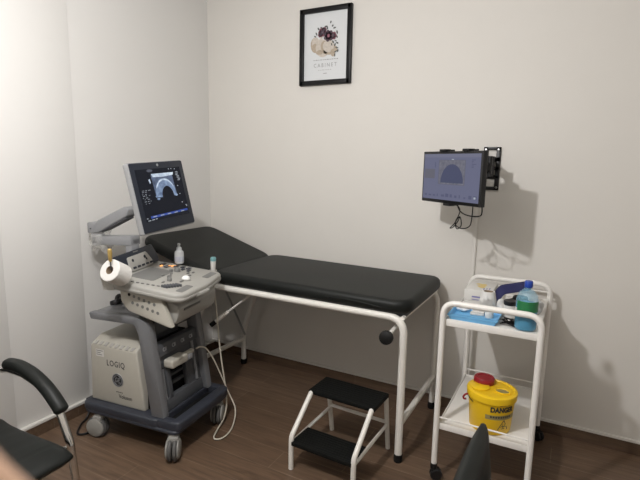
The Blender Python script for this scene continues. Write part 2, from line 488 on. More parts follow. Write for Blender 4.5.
# ------------------------------------------------------------------ examination bed
def build_bed():
    t = thing('examination_bed', 'black padded examination bed on white tube frame along the back wall', 'bed', (-1.40, 2.50, 0))
    ox, oy = -1.40, 2.50
    L = lambda p: (p[0] - ox, p[1] - oy, p[2])
    yn, yf = 2.185, 2.815
    # seat pad
    b = NB()
    prism(b, rrect(-1.900 - ox, -0.662 - ox, 2.165 - oy, 2.838 - oy, 0.105, 8), 0.774, 0.848, 0.03, seg=5)
    for v in b.verts:       # soft, slightly uneven upholstery
        x, y, z = v.co
        if z > 0.8: v.co.z -= 0.004 * math.sin(x * 4.0) * (1 if z > 0.835 else 0)
        v.co.y += 0.004 * math.sin(x * 9.0)
    o = obj('seat_pad', b, 'vinyl', t, 60)
    # folded vinyl creases at the front right of the pad
    b = NB()
    tube(b, smooth_path([L(p) for p in ((-1.12, 2.163, 0.812), (-1.0, 2.161, 0.816), (-0.90, 2.160, 0.812), (-0.80, 2.162, 0.803))]), [0.001] + [0.0035] * 17 + [0.001], 8)
    obj('seam_piping', b, 'vinyl', o)
    # raised backrest
    b = NB()
    prism(b, rrect(-0.620, 0.0, -0.335, 0.335, 0.095, 8), -0.070, 0.0, 0.03, seg=5)
    ang = R(17)
    mx = T(-1.880 - ox, 2.500 - oy, 0.838) @ RY(ang)
    bmesh.ops.transform(b, matrix=mx, verts=b.verts)
    obj('backrest_pad', b, 'vinyl', t, 60)
    # backrest board and ratchet strut
    b = NB()
    box(b, (-0.32, 0, -0.085), (0.56, 0.52, 0.02), 0.004, mx=mx)
    obj('backrest_board', b, 'dark_grey', t)
    b = NB()
    tube(b, [L((-2.075, 2.5, 0.80)), L((-2.05, 2.5, 0.628)), L((-1.89, 2.5, 0.345))], 0.007, 8)
    obj('support_strut', b, 'steel', t)
    # pad supports: board under the seat pad
    b = NB()
    box(b, (-1.24 - ox, 0.0, 0.765), (1.10, 0.58, 0.018), 0.004)
    obj('seat_board', b, 'dark_grey', t)
    # front tube: rail, foot leg
    for y, nm in ((yn, 'near'), (yf, 'far')):
        b = NB()
        xl = -0.69
        pts = fillet([L((-2.00, y, 0.755)), L((xl, y, 0.758)), L((xl + 0.002, y, 0.03))], 0.085, 10)
        tube(b, pts, 0.0195 if y == yn else 0.017, 14)
        rail = obj('side_rail', b, 'white_metal', t)
        b = NB()
        lathe(b, [(0.0, 0.0), (0.021, 0.0), (0.0225, 0.012), (0.0225, 0.04), (0.020, 0.042), (0, 0.042)], 16, T(*L((xl + 0.002, y, 0))))
        obj('foot_cap', b, 'rubber', rail)
        # splayed head leg
        b = NB()
        hy = y if y == yn else 2.765
        tube(b, fillet([L((-1.93, hy, 0.755)), L((-2.105, hy, 0.26)), L((-2.105, hy, 0.03))], 0.25, 10), 0.0185, 14)
        lg = obj('leg', b, 'white_metal', t)
        b = NB()
        lathe(b, [(0.0, 0.0), (0.021, 0.0), (0.0225, 0.012), (0.0225, 0.035), (0.020, 0.037), (0, 0.037)], 16, T(*L((-2.105, hy, 0))))
        obj('foot_cap', b, 'rubber', lg)
    # cross braces between the legs at each end
    b = NB(); tube(b, [L((-0.687, yn, 0.207)), L((-0.687, yf, 0.207))], 0.0165, 12); obj('cross_brace', b, 'white_metal', t)
    b = NB(); tube(b, [L((-2.105, yn, 0.205)), L((-2.105, 2.765, 0.195))], 0.0165, 12); obj('cross_brace', b, 'white_metal', t)
    b = NB(); tube(b, [L((-1.98, yn, 0.755)), L((-1.98, yf, 0.755))], 0.0145, 12); obj('cross_brace', b, 'white_metal', t)
    b = NB(); tube(b, fillet([L((-0.70, yf, 0.757)), L((-0.70, 2.25, 0.757)), L((-0.70, yn, 0.757))], 0.02), 0.011, 12); obj('cross_brace', b, 'white_metal', t)
    # long rods under the pads that end in black knobs
    b = NB(); tube(b, [L((-0.743, 2.72, 0.742)), L((-0.748, 2.11, 0.679))], 0.011, 12); rd = obj('adjuster_rod', b, 'white_metal', t)
    b = NB(); lathe(b, [(0, -0.019), (0.025, -0.018), (0.033, -0.012), (0.0345, 0), (0.033, 0.012), (0.025, 0.018), (0, 0.019)], 20, T(*L((-0.748, 2.10, 0.678))) @ RX(R(84)))
    obj('end_knob', b, 'rubber', rd)
    b = NB(); tube(b, [L((-1.62, 2.25, 0.752)), L((-1.815, 2.228, 0.594))], 0.0065, 10); rd = obj('adjuster_rod', b, 'white_metal', t)
    b = NB(); tube(b, [L((-1.812, 2.229, 0.596)), L((-1.878, 2.182, 0.531))], 0.0125, 12); obj('sleeve', b, 'white_metal', rd)
    b = NB(); tube(b, [L((-1.874, 2.185, 0.535)), L((-1.898, 2.168, 0.511))], 0.0145, 12); obj('end_cap', b, 'rubber', rd)
    return t
build_bed()

# ------------------------------------------------------------------ step stool
def build_stool():
    t = thing('step_stool', 'two-step stool with black treads and white tube frame on the wood floor', 'step stool', (-0.952, 2.06, 0), R(-2.2))
    w = 0.171
    for s in (-1, 1):
        b = NB()
        pts = fillet([(s * w, -0.205, 0.0), (s * w, -0.205, 0.170), (s * w, -0.022, 0.326), (s * w, 0.158, 0.326), (s * w, 0.214, 0.0)],
                     [0, 0.05, 0.03, 0.03, 0], 7)
        tube(b, pts, 0.0125, 12)
        sf = obj('side_frame', b, 'white_metal', t)
        b = NB()
        tube(b, [(s * w, -0.19, 0.140), (s * w, 0.186, 0.150)], 0.009, 10)
        obj('side_rail', b, 'white_metal', sf)
    b = NB(); tube(b, [(-w, 0.184, 0.165), (w, 0.184, 0.165)], 0.009, 10); obj('cross_rail', b, 'white_metal', t)
    for (y0, y1, z, hw) in ((-0.215, -0.055, 0.140, 0.170), (-0.025, 0.162, 0.328, 0.186)):
        b = NB()
        box(b, (0, (y0 + y1) / 2, z), (2 * hw, y1 - y0, 0.022), 0.004)
        for k in range(9):
            yy = y0 + 0.012 + (y1 - y0 - 0.024) * k / 8
            box(b, (0, yy, z + 0.0105), (2 * hw - 0.015, 0.006, 0.003), 0.001)
        obj('tread', b, 'tread', t)
    return t
build_stool()

# ------------------------------------------------------------------ trolley
TX, TY = -0.2875, 2.4515
TW, TD = 0.2057, 0.314
def build_trolley():
    t = thing('utility_trolley', 'white two-shelf metal trolley on black casters beside the bed', 'trolley', (TX, TY, 0))
    for s in (-1, 1):
        b = NB()
        tube(b, fillet([(-TW, s * TD, 0.075), (-TW, s * TD, 0.885), (TW, s * TD, 0.885), (TW, s * TD, 0.075)], [0, 0.062, 0.062, 0], 10), 0.0135, 14)
        obj('end_frame', b, 'trolley', t)
    for z in (0.775, 0.262):
        b = NB()
        box(b, (0, 0, z + 0.0135), (2 * TW - 0.024, 2 * TD - 0.020, 0.023), 0.002)
        for s in (-1, 1):
            box(b, (0, s * (TD - 0.007), z + 0.016), (2 * TW - 0.015, 0.004, 0.032), 0.0015)
            box(b, (s * (TW - 0.009), 0, z + 0.016), (0.004, 2 * TD - 0.014, 0.032), 0.0015)
        obj('shelf', b, 'trolley', t)
    for s in (-1, 1):
        b = NB(); tube(b, [(-TW, s * TD, 0.325), (TW, s * TD, 0.325)], 0.0042, 8); obj('guard_rail', b, 'trolley', t)
    b = NB(); tube(b, [(-TW, TD, 0.845), (TW, TD, 0.845)], 0.0042, 8); obj('guard_rail', b, 'trolley', t)
    for sx in (-1, 1):
        for sy in (-1, 1):
            b = NB()
            a = R(25) if sx < 0 else R(-40)
            mx = T(sx * TW, sy * TD, 0) @ RZ(a)
            lathe(b, [(0.0145, 0.058), (0.0165, 0.06), (0.0165, 0.085), (0.0, 0.085)], 12, mx)
            box(b, (0.008, 0.0, 0.052), (0.042, 0.030, 0.016), 0.006, mx)
            cs = obj('caster', b, 'rubber', t)
            b = NB()
            for k in (-1, 1):
                lathe(b, [(0, -0.0065), (0.024, -0.0065), (0.029, -0.003), (0.029, 0.003), (0.024, 0.0065), (0, 0.0065)], 18,
                      mx @ T(0.012, k * 0.011, 0.029) @ RX(PI / 2))
            obj('wheel', b, 'black', cs)
    return t
build_trolley()
SZ = 0.8005     # upper shelf surface

# ------------------------------------------------------------------ ultrasound machine
MO, MYAW = (-2.003, 1.836, 0), R(6.0)
MM = T(*MO) @ RZ(MYAW)          # machine frame -> world
CM = T(0.33, -0.003, 0.872) @ RZ(R(11.5)) @ RY(R(7.5))     # console frame -> machine frame
def build_machine():
    t = thing('ultrasound_machine', 'grey ultrasound machine on casters with lit screen and keyboard console', 'ultrasound machine', MO, MYAW)
    # --- base with bumper rim and foot recess
    b = NB()
    prism(b, rrect(-0.305, 0.325, -0.250, 0.225, 0.045), 0.134, 0.156, 0.009, seg=3)
    prism(b, rrect(-0.305, 0.205, -0.250, 0.225, 0.03), 0.148, 0.195, 0.010, seg=3)
    prism(b, [(p.x, p.y) for p in fillet([(0.275, -0.2445), (0.33, -0.235), (0.345, 0.0), (0.33, 0.215), (0.275, 0.2245)], [0, 0.05, 0.3, 0.05, 0], 8)], 0.150, 0.200, 0.010, seg=3)
    box(b, (0.24, -0.220, 0.175), (0.09, 0.049, 0.050), 0.009)
    box(b, (0.24, 0.201, 0.175), (0.09, 0.047, 0.050), 0.009)
    bs = obj('base', b, 'slate', t)
    b = NB(); box(b, (0.242, -0.010, 0.158), (0.064, 0.36, 0.006), 0.002); obj('recess_shade', b, 'rubber', bs)  # added black plate, stands in for the shade inside the front recess
    # --- casters
    for (u, v, a, near) in ((0.285, -0.222, 118, 0), (0.288, 0.168, 112, 0), (-0.200, -0.225, 14, 1), (-0.215, 0.185, 20, 1)):
        mx = T(u, v, 0) @ RZ(R(a))
        b = NB()
        lathe(b, [(0, 0.118), (0.024, 0.118), (0.024, 0.137), (0, 0.137)], 14, mx)
        box(b, (-0.012, 0, 0.108), (0.050, 0.056, 0.034), 0.008, mx)
        for s in (-1, 1):
            lathe(b, [(0, -0.004), (0.047, -0.004), (0.050, -0.001), (0.050, 0.003), (0.040, 0.008), (0, 0.009)], 24,
                  mx @ T(-0.022, s * 0.027, 0.061) @ RX(-s * PI / 2))
        cs = obj('caster', b, 'caster', t)
        b = NB()
        for s in (-1, 1):
            lathe(b, [(0, -0.010), (0.052, -0.010), (0.058, -0.005), (0.058, 0.005), (0.052, 0.010), (0, 0.010)], 24,
                  mx @ T(-0.022, s * 0.0125, 0.058) @ RX(PI / 2))
        obj('wheel', b, 'tyre', cs)
    # --- arched side frames
    for s in (-1, 1):
        b = NB()
        out = [(-0.250, 0.700), (0.085, 0.716), (0.150, 0.690), (0.228, 0.195), (0.148, 0.195), (0.082, 0.625), (0.060, 0.672), (-0.235, 0.662)]
        o2 = [(p.x, p.y) for p in fillet(out, [0.012, 0.03, 0.05, 0, 0, 0.05, 0.03, 0.012], 6, True)]
        v0, v1 = (-0.228, -0.180) if s < 0 else (0.150, 0.198)
        prism(b, o2, v0, v1, 0.008, mx=XZ, seg=2)
        obj('side_frame', b, 'grey_frame', t)
    # --- deck between the arches
    b = NB()
    hull(b, [(-0.245, -0.185, 0.672), (-0.245, 0.155, 0.672), (0.07, -0.185, 0.678), (0.07, 0.155, 0.678),
             (-0.245, -0.185, 0.696), (-0.245, 0.155, 0.696), (0.07, -0.185, 0.706), (0.07, 0.155, 0.706)], 0.005)
    hull(b, [(-0.16, -0.10, 0.70), (-0.16, 0.10, 0.70), (0.07, -0.12, 0.705), (0.07, 0.11, 0.705),
             (-0.10, -0.08, 0.76), (-0.10, 0.08, 0.76), (0.07, -0.09, 0.77), (0.07, 0.09, 0.77)], 0.012)
    obj('deck', b, 'grey_frame', t)
    b = NB()
    lathe(b, [(0, 0), (0.032, 0), (0.034, 0.012), (0.030, 0.024), (0.018, 0.026), (0.016, 0.012), (0, 0.012)], 20, T(-0.235, -0.045, 0.700) @ RY(R(-20)) @ T(0, 0, -0.004))
    tube(b, fillet([(-0.235, -0.045, 0.705), (-0.240, -0.03, 0.74), (-0.242, 0.03, 0.72), (-0.243, 0.06, 0.695)], 0.03, 5), 0.012, 10)
    obj('cable_grommet', b, 'black', t)
    # --- column up to the console
    b = NB()
    box(b, (0.04, 0.0, 0.795), (0.15, 0.15, 0.19), 0.02)
    obj('column', b, 'dark_grey', t)
    # underside wedge seen below the deck
    b = NB()
    hull(b, [(-0.08, -0.12, 0.69), (0.07, -0.12, 0.69), (0.07, 0.12, 0.69), (-0.08, 0.12, 0.69), (-0.13, -0.06, 0.62), (0.07, -0.10, 0.54), (0.07, 0.10, 0.54), (-0.13, 0.06, 0.54)], 0.006)
    obj('cable_shroud', b, 'dark_grey', t)
    # --- cream side box
    b = NB()
    hull(b, [(-0.284, -0.205, 0.193), (0.088, -0.205, 0.193), (0.046, -0.205, 0.514), (-0.272, -0.205, 0.514),
             (-0.284, 0.06, 0.193), (0.088, 0.06, 0.193), (-0.262, -0.135, 0.553), (0.040, -0.135, 0.553), (-0.262, 0.06, 0.556), (0.040, 0.06, 0.556)], 0.010, seg=3)
    sp = obj('side_box', b, 'cream', t)
    for k in range(8):
        b = NB()
        u = -0.250 + k * 0.036
        hull(b, [(u, -0.2050, 0.517), (u + 0.018, -0.2050, 0.517), (u + 0.023, -0.186, 0.530), (u + 0.005, -0.186, 0.530),
                 (u, -0.200, 0.510), (u + 0.018, -0.200, 0.510), (u + 0.023, -0.181, 0.523), (u + 0.005, -0.181, 0.523)], 0)
        obj('vent', b, 'console', sp)
    SP = T(0, -0.2058, 0) @ XZ @ Matrix.Diagonal((1, 1, -1, 1))     # (u, z) drawn on the side box face
    b = NB()
    lettering(b, 'LOGIQ', 0.046, SP @ T(-0.098, 0.423, 0), width=0.122, spacing=1.15, bold=0.0003)
    obj('lettering', b, 'print_dark', sp, smooth=False)
    b = NB()
    lettering(b, 'Voluson', 0.030, SP @ T(-0.040, 0.247, 0), width=0.090, bold=0.0004)
    obj('lettering', b, 'print_dark', sp, smooth=False)
    b = NB()
    lettering(b, 'powered by', 0.011, SP @ T(-0.080, 0.271, 0), width=0.045)
    obj('lettering', b, 'print_dark', sp, smooth=False)
    b = NB()
    lathe(b, [(0, 0), (0.034, 0), (0.034, 0.002), (0.0, 0.0025)], 28, SP @ T(-0.088, 0.338, -0.001))
    lg = obj('badge', b, 'black', sp)
    b = NB()
    tube(b, [(0.0285 * math.cos(a * PI / 16), 0.0285 * math.sin(a * PI / 16), 0.0022) for a in range(32)], 0.0012, 6, SP @ T(-0.088, 0.338, 0), closed=True)
    tube(b, [(0.036 * math.cos(a * PI / 16), 0.036 * math.sin(a * PI / 16), 0.001) for a in range(32)], 0.002, 6, SP @ T(-0.088, 0.338, 0), closed=True)
    lettering(b, 'GE', 0.034, SP @ T(-0.088, 0.338, 0.0026), width=0.032)
    for k in range(4):
        a = k * PI / 2 + 0.4
        tube(b, smooth_path([(0.017 * math.cos(a), 0.017 * math.sin(a), 0.0022), (0.023 * math.cos(a + 0.3), 0.023 * math.sin(a + 0.3), 0.0022), (0.0265 * math.cos(a + 0.8), 0.0265 * math.sin(a + 0.8), 0.0022)]), 0.0011, 6, SP @ T(-0.088, 0.338, 0))
    obj('badge_monogram', b, 'arm_grey', lg)
    b = NB()
    quad(b, -0.232, -0.175, 0.452, 0.492, 0.0012, SP, 0)
    for k, (w, m_) in enumerate(((0.046, 1), (0.030, 1), (0.040, 1))):
        quad(b, -0.228, -0.228 + w, 0.482 - k * 0.011, 0.486 - k * 0.011, 0.0016, SP, 1)
    obj('sticker', b, ['carton', 'console_dark'], sp, smooth=False)
    # --- electronics tower between the arches
    b = NB()
    hull(b, [(-0.20, -0.18, 0.198), (0.135, -0.18, 0.198), (0.135, 0.15, 0.198), (-0.20, 0.15, 0.198),
             (-0.20, -0.12, 0.545), (0.085, -0.12, 0.545), (0.085, 0.15, 0.545), (-0.20, 0.15, 0.545)], 0.006)
    tower = obj('tower', b, 'void', t)
    FR = lambda v, z: (0.2 - (z - 0.2) * 0.15)                      # forward distance of the sloping front at height z
    def bar(bm, v0, v1, z0, z1, off=0.0, th=0.03, bev=0.004):
        hull(bm, [(FR(0, z0) + off, v0, z0), (FR(0, z0) + off, v1, z0), (FR(0, z1) + off, v0, z1), (FR(0, z1) + off, v1, z1),
                  (FR(0, z0) + off - th, v0, z0), (FR(0, z0) + off - th, v1, z0), (FR(0, z1) + off - th, v0, z1), (FR(0, z1) + off - th, v1, z1)], bev)
    b = NB()
    bar(b, -0.182, 0.152, 0.198, 0.262)
    bar(b, -0.182, -0.165, 0.25, 0.50)
    bar(b, 0.035, 0.152, 0.25, 0.50, -0.006)
    bar(b, -0.128, -0.095, 0.25, 0.43, 0.0)
    bar(b, -0.182, 0.152, 0.425, 0.50, -0.004)
    bar(b, -0.182, 0.152, 0.60, 0.665, -0.020)
    fp = obj('front_panel', b, 'dark_grey', t)
    b = NB()
    for z in (0.30, 0.345, 0.39):
        b = NB()
        bar(b, -0.10, 0.04, z, z + 0.014, -0.03, 0.02, 0.002)
        obj('slot_divider', b, 'dark_grey', fp)
    b = NB()
    tube(b, [(0.190, 0.105, 0.27), (0.155, 0.105, 0.49)], 0.009, 10)
    obj('front_trim', b, 'grey_frame', fp)
    b = NB()
    tube(b, [(0.186, -0.150, 0.26), (0.162, -0.150, 0.42)], 0.008, 8)
    obj('front_trim', b, 'grey_frame', fp)
    b = NB()
    bar(b, -0.18, 0.15, 0.494, 0.556, 0.012, 0.05, 0.006)
    cp = obj('port_panel', b, 'dark_grey', t)
    b = NB()
    for k in range(4):
        b = NB()
        v = -0.13 + 0.072 * k
        mx = T(0.161, v, 0.525) @ RY(R(90 - 8.5))
        lathe(b, [(0, 0), (0.011, 0), (0.011, 0.003), (0.007, 0.004), (0.007, 0.001), (0, 0.001)], 14, mx)
        box(b, (0, 0.013, 0.001), (0.020, 0.012, 0.004), 0.001, mx)
        obj('port', b, 'arm_grey', cp)
    # --- body under the console
    b = NB()
    hull(b, [(-0.02, -0.215, 0.775), (-0.02, 0.17, 0.775), (0.300, -0.205, 0.698), (0.285, 0.15, 0.705),
             (-0.02, -0.215, 0.862), (-0.02, 0.17, 0.862), (0.330, -0.20, 0.785), (0.300, 0.15, 0.800), (0.26, -0.21, 0.83), (0.24, 0.16, 0.838)], 0.012)
    ub = obj('under_console_body', b, 'console', t)
    b = NB()
    hull(b, [(0.322, -0.165, 0.764), (0.316, -0.02, 0.768), (0.334, -0.165, 0.778), (0.318, -0.02, 0.780), (0.28, -0.165, 0.76), (0.28, -0.02, 0.76), (0.28, -0.165, 0.78), (0.28, -0.02, 0.78)], 0.001)
    obj('drive_slot', b, 'console_dark', ub)
    b = NB()
    box(b, (0.315, -0.055, 0.835), (0.10, 0.12, 0.022), 0.008, T(0, 0, 0))
    obj('latch', b, 'console', ub)
    # --- perforated probe tray on the near side
    b = NB()
    out = [(0.000, 0.882), (0.252, 0.842), (0.318, 0.700), (0.300, 0.700), (0.050, 0.752), (0.004, 0.800)]
    o2 = [(p.x, p.y) for p in fillet(out, [0.012, 0.008, 0.006, 0.01, 0.05, 0.03], 5, True)]
    prism(b, o2, -0.250, -0.222, 0.005, mx=XZ, seg=2)
    pt = obj('probe_tray', b, 'cream', t)
    for row in range(2):
        for k in range(6):
            b = NB()
            u = 0.060 + row * 0.020 + k * 0.031
            z = 0.838 - row * 0.040 - k * 0.0065
            lathe(b, [(0.0085, -0.001), (0.0085, 0.0008), (0.006, 0.0012), (0.006, 0.0002), (0, 0.0002)], 14, T(u, -0.2502, z) @ RX(PI / 2), mi=1 if (row == 0 and k == 0) else 0)
            obj('hole_plug', b, ['console_dark', 'void'], pt)
    # --- console
    b = NB()
    out = [(0.0, -0.255), (0.022, 0.0), (0.0, 0.262), (-0.43, 0.235), (-0.43, -0.235)]
    o2 = [(p.x, p.y) for p in fillet(out, [0.065, 0.5, 0.065, 0.03, 0.03], 8, True)]
    prism(b, o2, -0.050, 0.0, 0.014, mx=CM, seg=3)
    o3 = [(p[0] * 1.0 + 0.004 if p[0] > -0.2 else p[0], p[1] * 1.012) for p in o2]
    prism(b, o3, -0.040, -0.022, 0.006, mx=CM)
    con = obj('console', b, 'console', t)
    for s in (-1, 1):
        b = NB()
        prism(b, rrect(-0.056, -0.018, s * 0.150 - 0.062, s * 0.150 + 0.062, 0.012), -0.004, 0.0012, 0.0006, mx=CM)
        obj('hand_grip', b, 'console_dark', con)
    b = NB()
    prism(b, rrect(-0.350, -0.215, -0.135, 0.090, 0.02), -0.003, 0.0012, 0.0006, mx=CM)
    obj('key_field', b, 'console_dark', con)
    b = NB(); lathe(b, [(0.028, 0), (0.028, 0.005), (0.024, 0.006), (0, 0.006)], 24, CM @ T(-0.100, -0.008, 0)); rg = obj('trackball_ring', b, 'console', con)
    b = NB(); lathe(b, [(0.0215, 0.004), (0.021, 0.010), (0.016, 0.017), (0.008, 0.021), (0, 0.022)], 20, CM @ T(-0.100, -0.008, 0)); obj('trackball', b, 'cotton', rg)
    knob = [(0, 0), (0.0125, 0), (0.0125, 0.010), (0.010, 0.015), (0, 0.016)]
    for (x, y, k) in ((-0.205, 0.100, 1.35), (-0.232, 0.080, 0.85), (-0.180, -0.035, 0.9), (-0.155, -0.080, 1.0), (-0.205, 0.035, 0.6)):
        b = NB(); lathe(b, [(r * k, z * k) for r, z in knob], 18, CM @ T(x, y, 0)); obj('knob', b, 'console_dark', con)
    rows = [(-0.120, -0.165, 6, 0.013, 0.5, 0), (-0.215, 0.150, 3, 0.030, 0.15, 0), (-0.170, 0.150, 3, 0.028, 0.2, 1), (-0.235, -0.225, 5, 0.0, 0, 2)]
    for (x, y) in ([(-0.120 + 0.008 * k, -0.195 + 0.013 * k) for k in range(6)]):
        b = NB(); box(b, (x, y, 0.006), (0.035, 0.008, 0.014), 0.002, CM); obj('slider', b, 'dark_grey', con)
    for (x, y, w, h) in ((-0.290, 0.150, 0.050, 0.020), (-0.252, 0.185, 0.045, 0.016), (-0.215, 0.190, 0.040, 0.016), (-0.180, 0.190, 0.040, 0.018), (-0.160, 0.150, 0.035, 0.014),
                         (-0.195, 0.150, 0.032, 0.014), (-0.140, 0.100, 0.022, 0.012), (-0.115, 0.065, 0.022, 0.012), (-0.100, 0.020, 0.030, 0.010), (-0.165, -0.125, 0.02, 0.01),
                         (-0.225, -0.02, 0.02, 0.01), (-0.195, 0.005, 0.016, 0.008), (-0.125, 0.130, 0.020, 0.010), (-0.10, -0.055, 0.03, 0.01), (-0.330, 0.175, 0.05, 0.018)):
        b = NB(); box(b, (x, y, 0.002), (h, w, 0.008), 0.002, CM); obj('key', b, 'slate' if w > 0.03 else 'console_dark', con)
    for k in range(8):
        b = NB(); box(b, (-0.335 + k * 0.026, -0.215 + k * 0.003, 0.002), (0.014, 0.009, 0.006), 0.002, CM); obj('key', b, 'console_dark', con)
    for k, (x, y) in enumerate(((-0.318, 0.135), (-0.285, 0.160), (-0.270, 0.172), (-0.256, 0.184))):
        b = NB(); box(b, (x, y, 0.004), (0.010, 0.022, 0.004), 0.001, CM); obj('lit_key', b, 'amber', con)
    b = NB()       # bracket on the far edge with a ring for the transducer
    tube(b, [(0.190 + 0.0205 * math.cos(a * PI / 8), 0.278 + 0.0205 * math.sin(a * PI / 8), 0.868) for a in range(16)], 0.0025, 8, closed=True)
    box(b, (0.190, 0.245, 0.864), (0.022, 0.024, 0.010), 0.003)
    obj('probe_holder', b, 'console', con)
    # the plug on the port panel
    b = NB()
    L = lambda p: Vector(p)
    PX = T(*L((0.165, -0.05, 0.452))) @ RZ(R(0))
    prism(b, rrect(-0.095, 0.035, -0.023, 0.023, 0.016), 0.0, 0.062, 0.009, mx=PX @ YZ, seg=3)
    box(b, (0.036, 0.065, 0.008), (0.026, 0.085, 0.024), 0.008, PX)
    plug_bm = b
    lever_bm = NB()
    box(lever_bm, (0.058, 0.052, -0.004), (0.012, 0.036, 0.026), 0.003, PX)
    # cable: out of the plug, down to the floor in a loop, up to the transducer
    b = NB()
    pts = [(0.210, 0.075, 0.463), (0.215, 0.110, 0.462), (0.228, 0.145, 0.440), (0.245, 0.185, 0.370), (0.268, 0.225, 0.260), (0.300, 0.250, 0.150), (0.360, 0.235, 0.060),
           (0.400, 0.150, 0.012), (0.422, 0.060, 0.008), (0.412, 0.000, 0.008), (0.378, -0.010, 0.010), (0.352, 0.060, 0.014), (0.330, 0.170, 0.040), (0.300, 0.235, 0.130),
           (0.260, 0.255, 0.300), (0.235, 0.268, 0.420), (0.208, 0.278, 0.640), (0.192, 0.279, 0.780), (0.190, 0.278, 0.838)]
    tube(b, smooth_path([L(p) for p in pts], 6), 0.0042, 8)
    pc = obj('probe_cable', b, 'cable', t)
    obj('plug', plug_bm, 'cream', pc)
    obj('locking_lever', lever_bm, 'arm_grey', pc)
    # raised display panel at the back of the console
    b = NB()
    DP = CM @ T(-0.372, 0.030, 0.006) @ RY(R(-28))         # face normal = local x, height = local z
    out = [(-0.195, 0.0), (0.175, 0.0), (0.190, 0.028), (0.165, 0.108), (-0.205, 0.098)]
    o2 = [(p.x, p.y) for p in fillet(out, [0.012, 0.02, 0.02, 0.01, 0.01], 5, True)]
    prism(b, o2, -0.045, 0.0, 0.005, mx=DP @ YZ)
    dp = obj('display_panel', b, 'navy_panel', con)
    b = NB()
    out = [(-0.115, -0.004), (0.125, -0.004), (0.075, 0.078), (-0.105, 0.074)]
    o2 = [(p.x, p.y) for p in fillet(out, [0.02, 0.03, 0.02, 0.012], 5, True)]
    prism(b, o2, -0.002, 0.007, 0.003, mx=DP @ YZ)
    ip = obj('key_panel', b, 'console', dp)
    b = NB()
    for k in range(5):
        b = NB()
        box(b, (0.008, -0.075 + k * 0.041, 0.012), (0.006, 0.026, 0.011), 0.002, DP)
        obj('button', b, 'navy_panel', ip)
    for (y, z, r) in ((-0.07, 0.052, 0.008), (0.045, 0.052, 0.009), (0.055, 0.038, 0.006)):
        b = NB()
        lathe(b, [(r * 0.7, 0.0), (r * 0.7, 0.002), (r, 0.002), (r, 0)], 14, DP @ T(0.0072, y, z) @ RY(PI / 2))
        obj('button', b, 'navy_panel', ip)
    b = NB()
    box(b, (0.001, -0.01, 0.093), (0.002, 0.045, 0.006), 0.0005, DP)
    obj('maker_mark', b, 'console_dark', dp)
    # --- articulated arm carrying the screen
    b = NB()
    box(b, (-0.125, -0.02, 0.985), (0.05, 0.06, 0.19), 0.008)
    hull(b, [(-0.375, -0.055, 1.025), (-0.375, 0.015, 1.025), (-0.375, -0.055, 1.072), (-0.375, 0.015, 1.072),
             (-0.10, -0.055, 1.038), (-0.10, 0.015, 1.038), (-0.10, -0.055, 1.092), (-0.10, 0.015, 1.092)], 0.006)
    obj('lower_arm', b, 'arm_grey', t)
    b = NB()
    lathe(b, [(0, 1.02), (0.034, 1.02), (0.036, 1.03), (0.036, 1.085), (0.030, 1.092), (0.030, 1.145), (0.026, 1.150), (0, 1.150)], 20, T(-0.372, -0.02, 0))
    box(b, (-0.385, -0.02, 1.118), (0.055, 0.075, 0.062), 0.008)
    jt = obj('arm_joint', b, 'arm_grey', t)
    b = NB()
    lathe(b, [(0.0, 0), (0.004, 0), (0.004, 0.002), (0, 0.002)], 10, T(-0.385, -0.0577, 1.115) @ RX(PI / 2))
    obj('screw', b, 'black', jt)
    b = NB()
    AX = T(-0.345, -0.02, 1.122) @ RY(R(-25))
    out = [(-0.030, -0.022), (0.0, -0.030), (0.235, -0.024), (0.262, 0.006), (0.240, 0.030), (0.03, 0.034), (-0.020, 0.022)]
    o2 = [(p.x, p.y) for p in fillet(out, 0.022, 5, True)]
    prism(b, o2, -0.036, 0.036, 0.008, mx=AX @ XZ, seg=3)
    ua = obj('upper_arm', b, 'arm_grey', t)
    b = NB()
    box(b, (0.120, 0, -0.029), (0.20, 0.060, 0.010), 0.004, AX)
    obj('arm_underside', b, 'dark_grey', ua)
    # crumpled clear film round the joint
    b = NB()
    rnd = random.Random(4)
    n, mseg = 20, 10
    rings = []
    for i in range(mseg):
        z = 1.10 - i * 0.0125
        rings.append([b.verts.new((-0.352 + (0.052 + rnd.uniform(-0.010, 0.012)) * math.cos(2 * PI * k / n) * (1.15 if i > 2 else 1),
                                   -0.02 + (0.050 + rnd.uniform(-0.010, 0.010)) * math.sin(2 * PI * k / n), z + rnd.uniform(-0.004, 0.004) - (0.02 * math.sin(k * 2.1) if i == mseg - 1 else 0))) for k in range(n)])
    for a_, b_ in zip(rings, rings[1:]):
        for k in range(n):
            b.faces.new((a_[k], a_[(k + 1) % n], b_[(k + 1) % n], b_[k]))
    obj('plastic_wrap', b, 'wraith', t)
    # --- screen: pose worked out in the world, written in the machine's frame
    W2M = MM.inverted()
    SC = W2M @ T(-1.899, 1.827, 1.319) @ RZ(R(5.155)) @ RY(R(-11.68)) @ RX(R(3.09))     # x = outward, y = viewer's right, z = up
    w, h = 0.404, 0.357
    b = NB()
    prism(b, rrect(-w / 2, w / 2, -h / 2, h / 2, 0.012), -0.036, -0.004, 0.006, mx=SC @ YZ)
    box(b, (-0.060, 0, 0), (0.05, 0.24, 0.22), 0.02, SC)
    sc = obj('screen_housing', b, 'silver', t)
    b = NB()
    prism(b, rrect(-w / 2 + 0.006, w / 2 - 0.003, -h / 2 + 0.006, h / 2 - 0.003, 0.010), -0.006, 0.0, 0.003, mx=SC @ YZ)
    bz = obj('screen_bezel', b, 'bezel', sc)
    b = NB()
    S = SC @ YZ                          # local (right, up, out)
    pw0, pw1, ph0, ph1 = -0.168, 0.168, -0.118, 0.142
    quad(b, pw0, pw1, ph0, ph1, 0.0006, S, 0)
    e = 0.0010
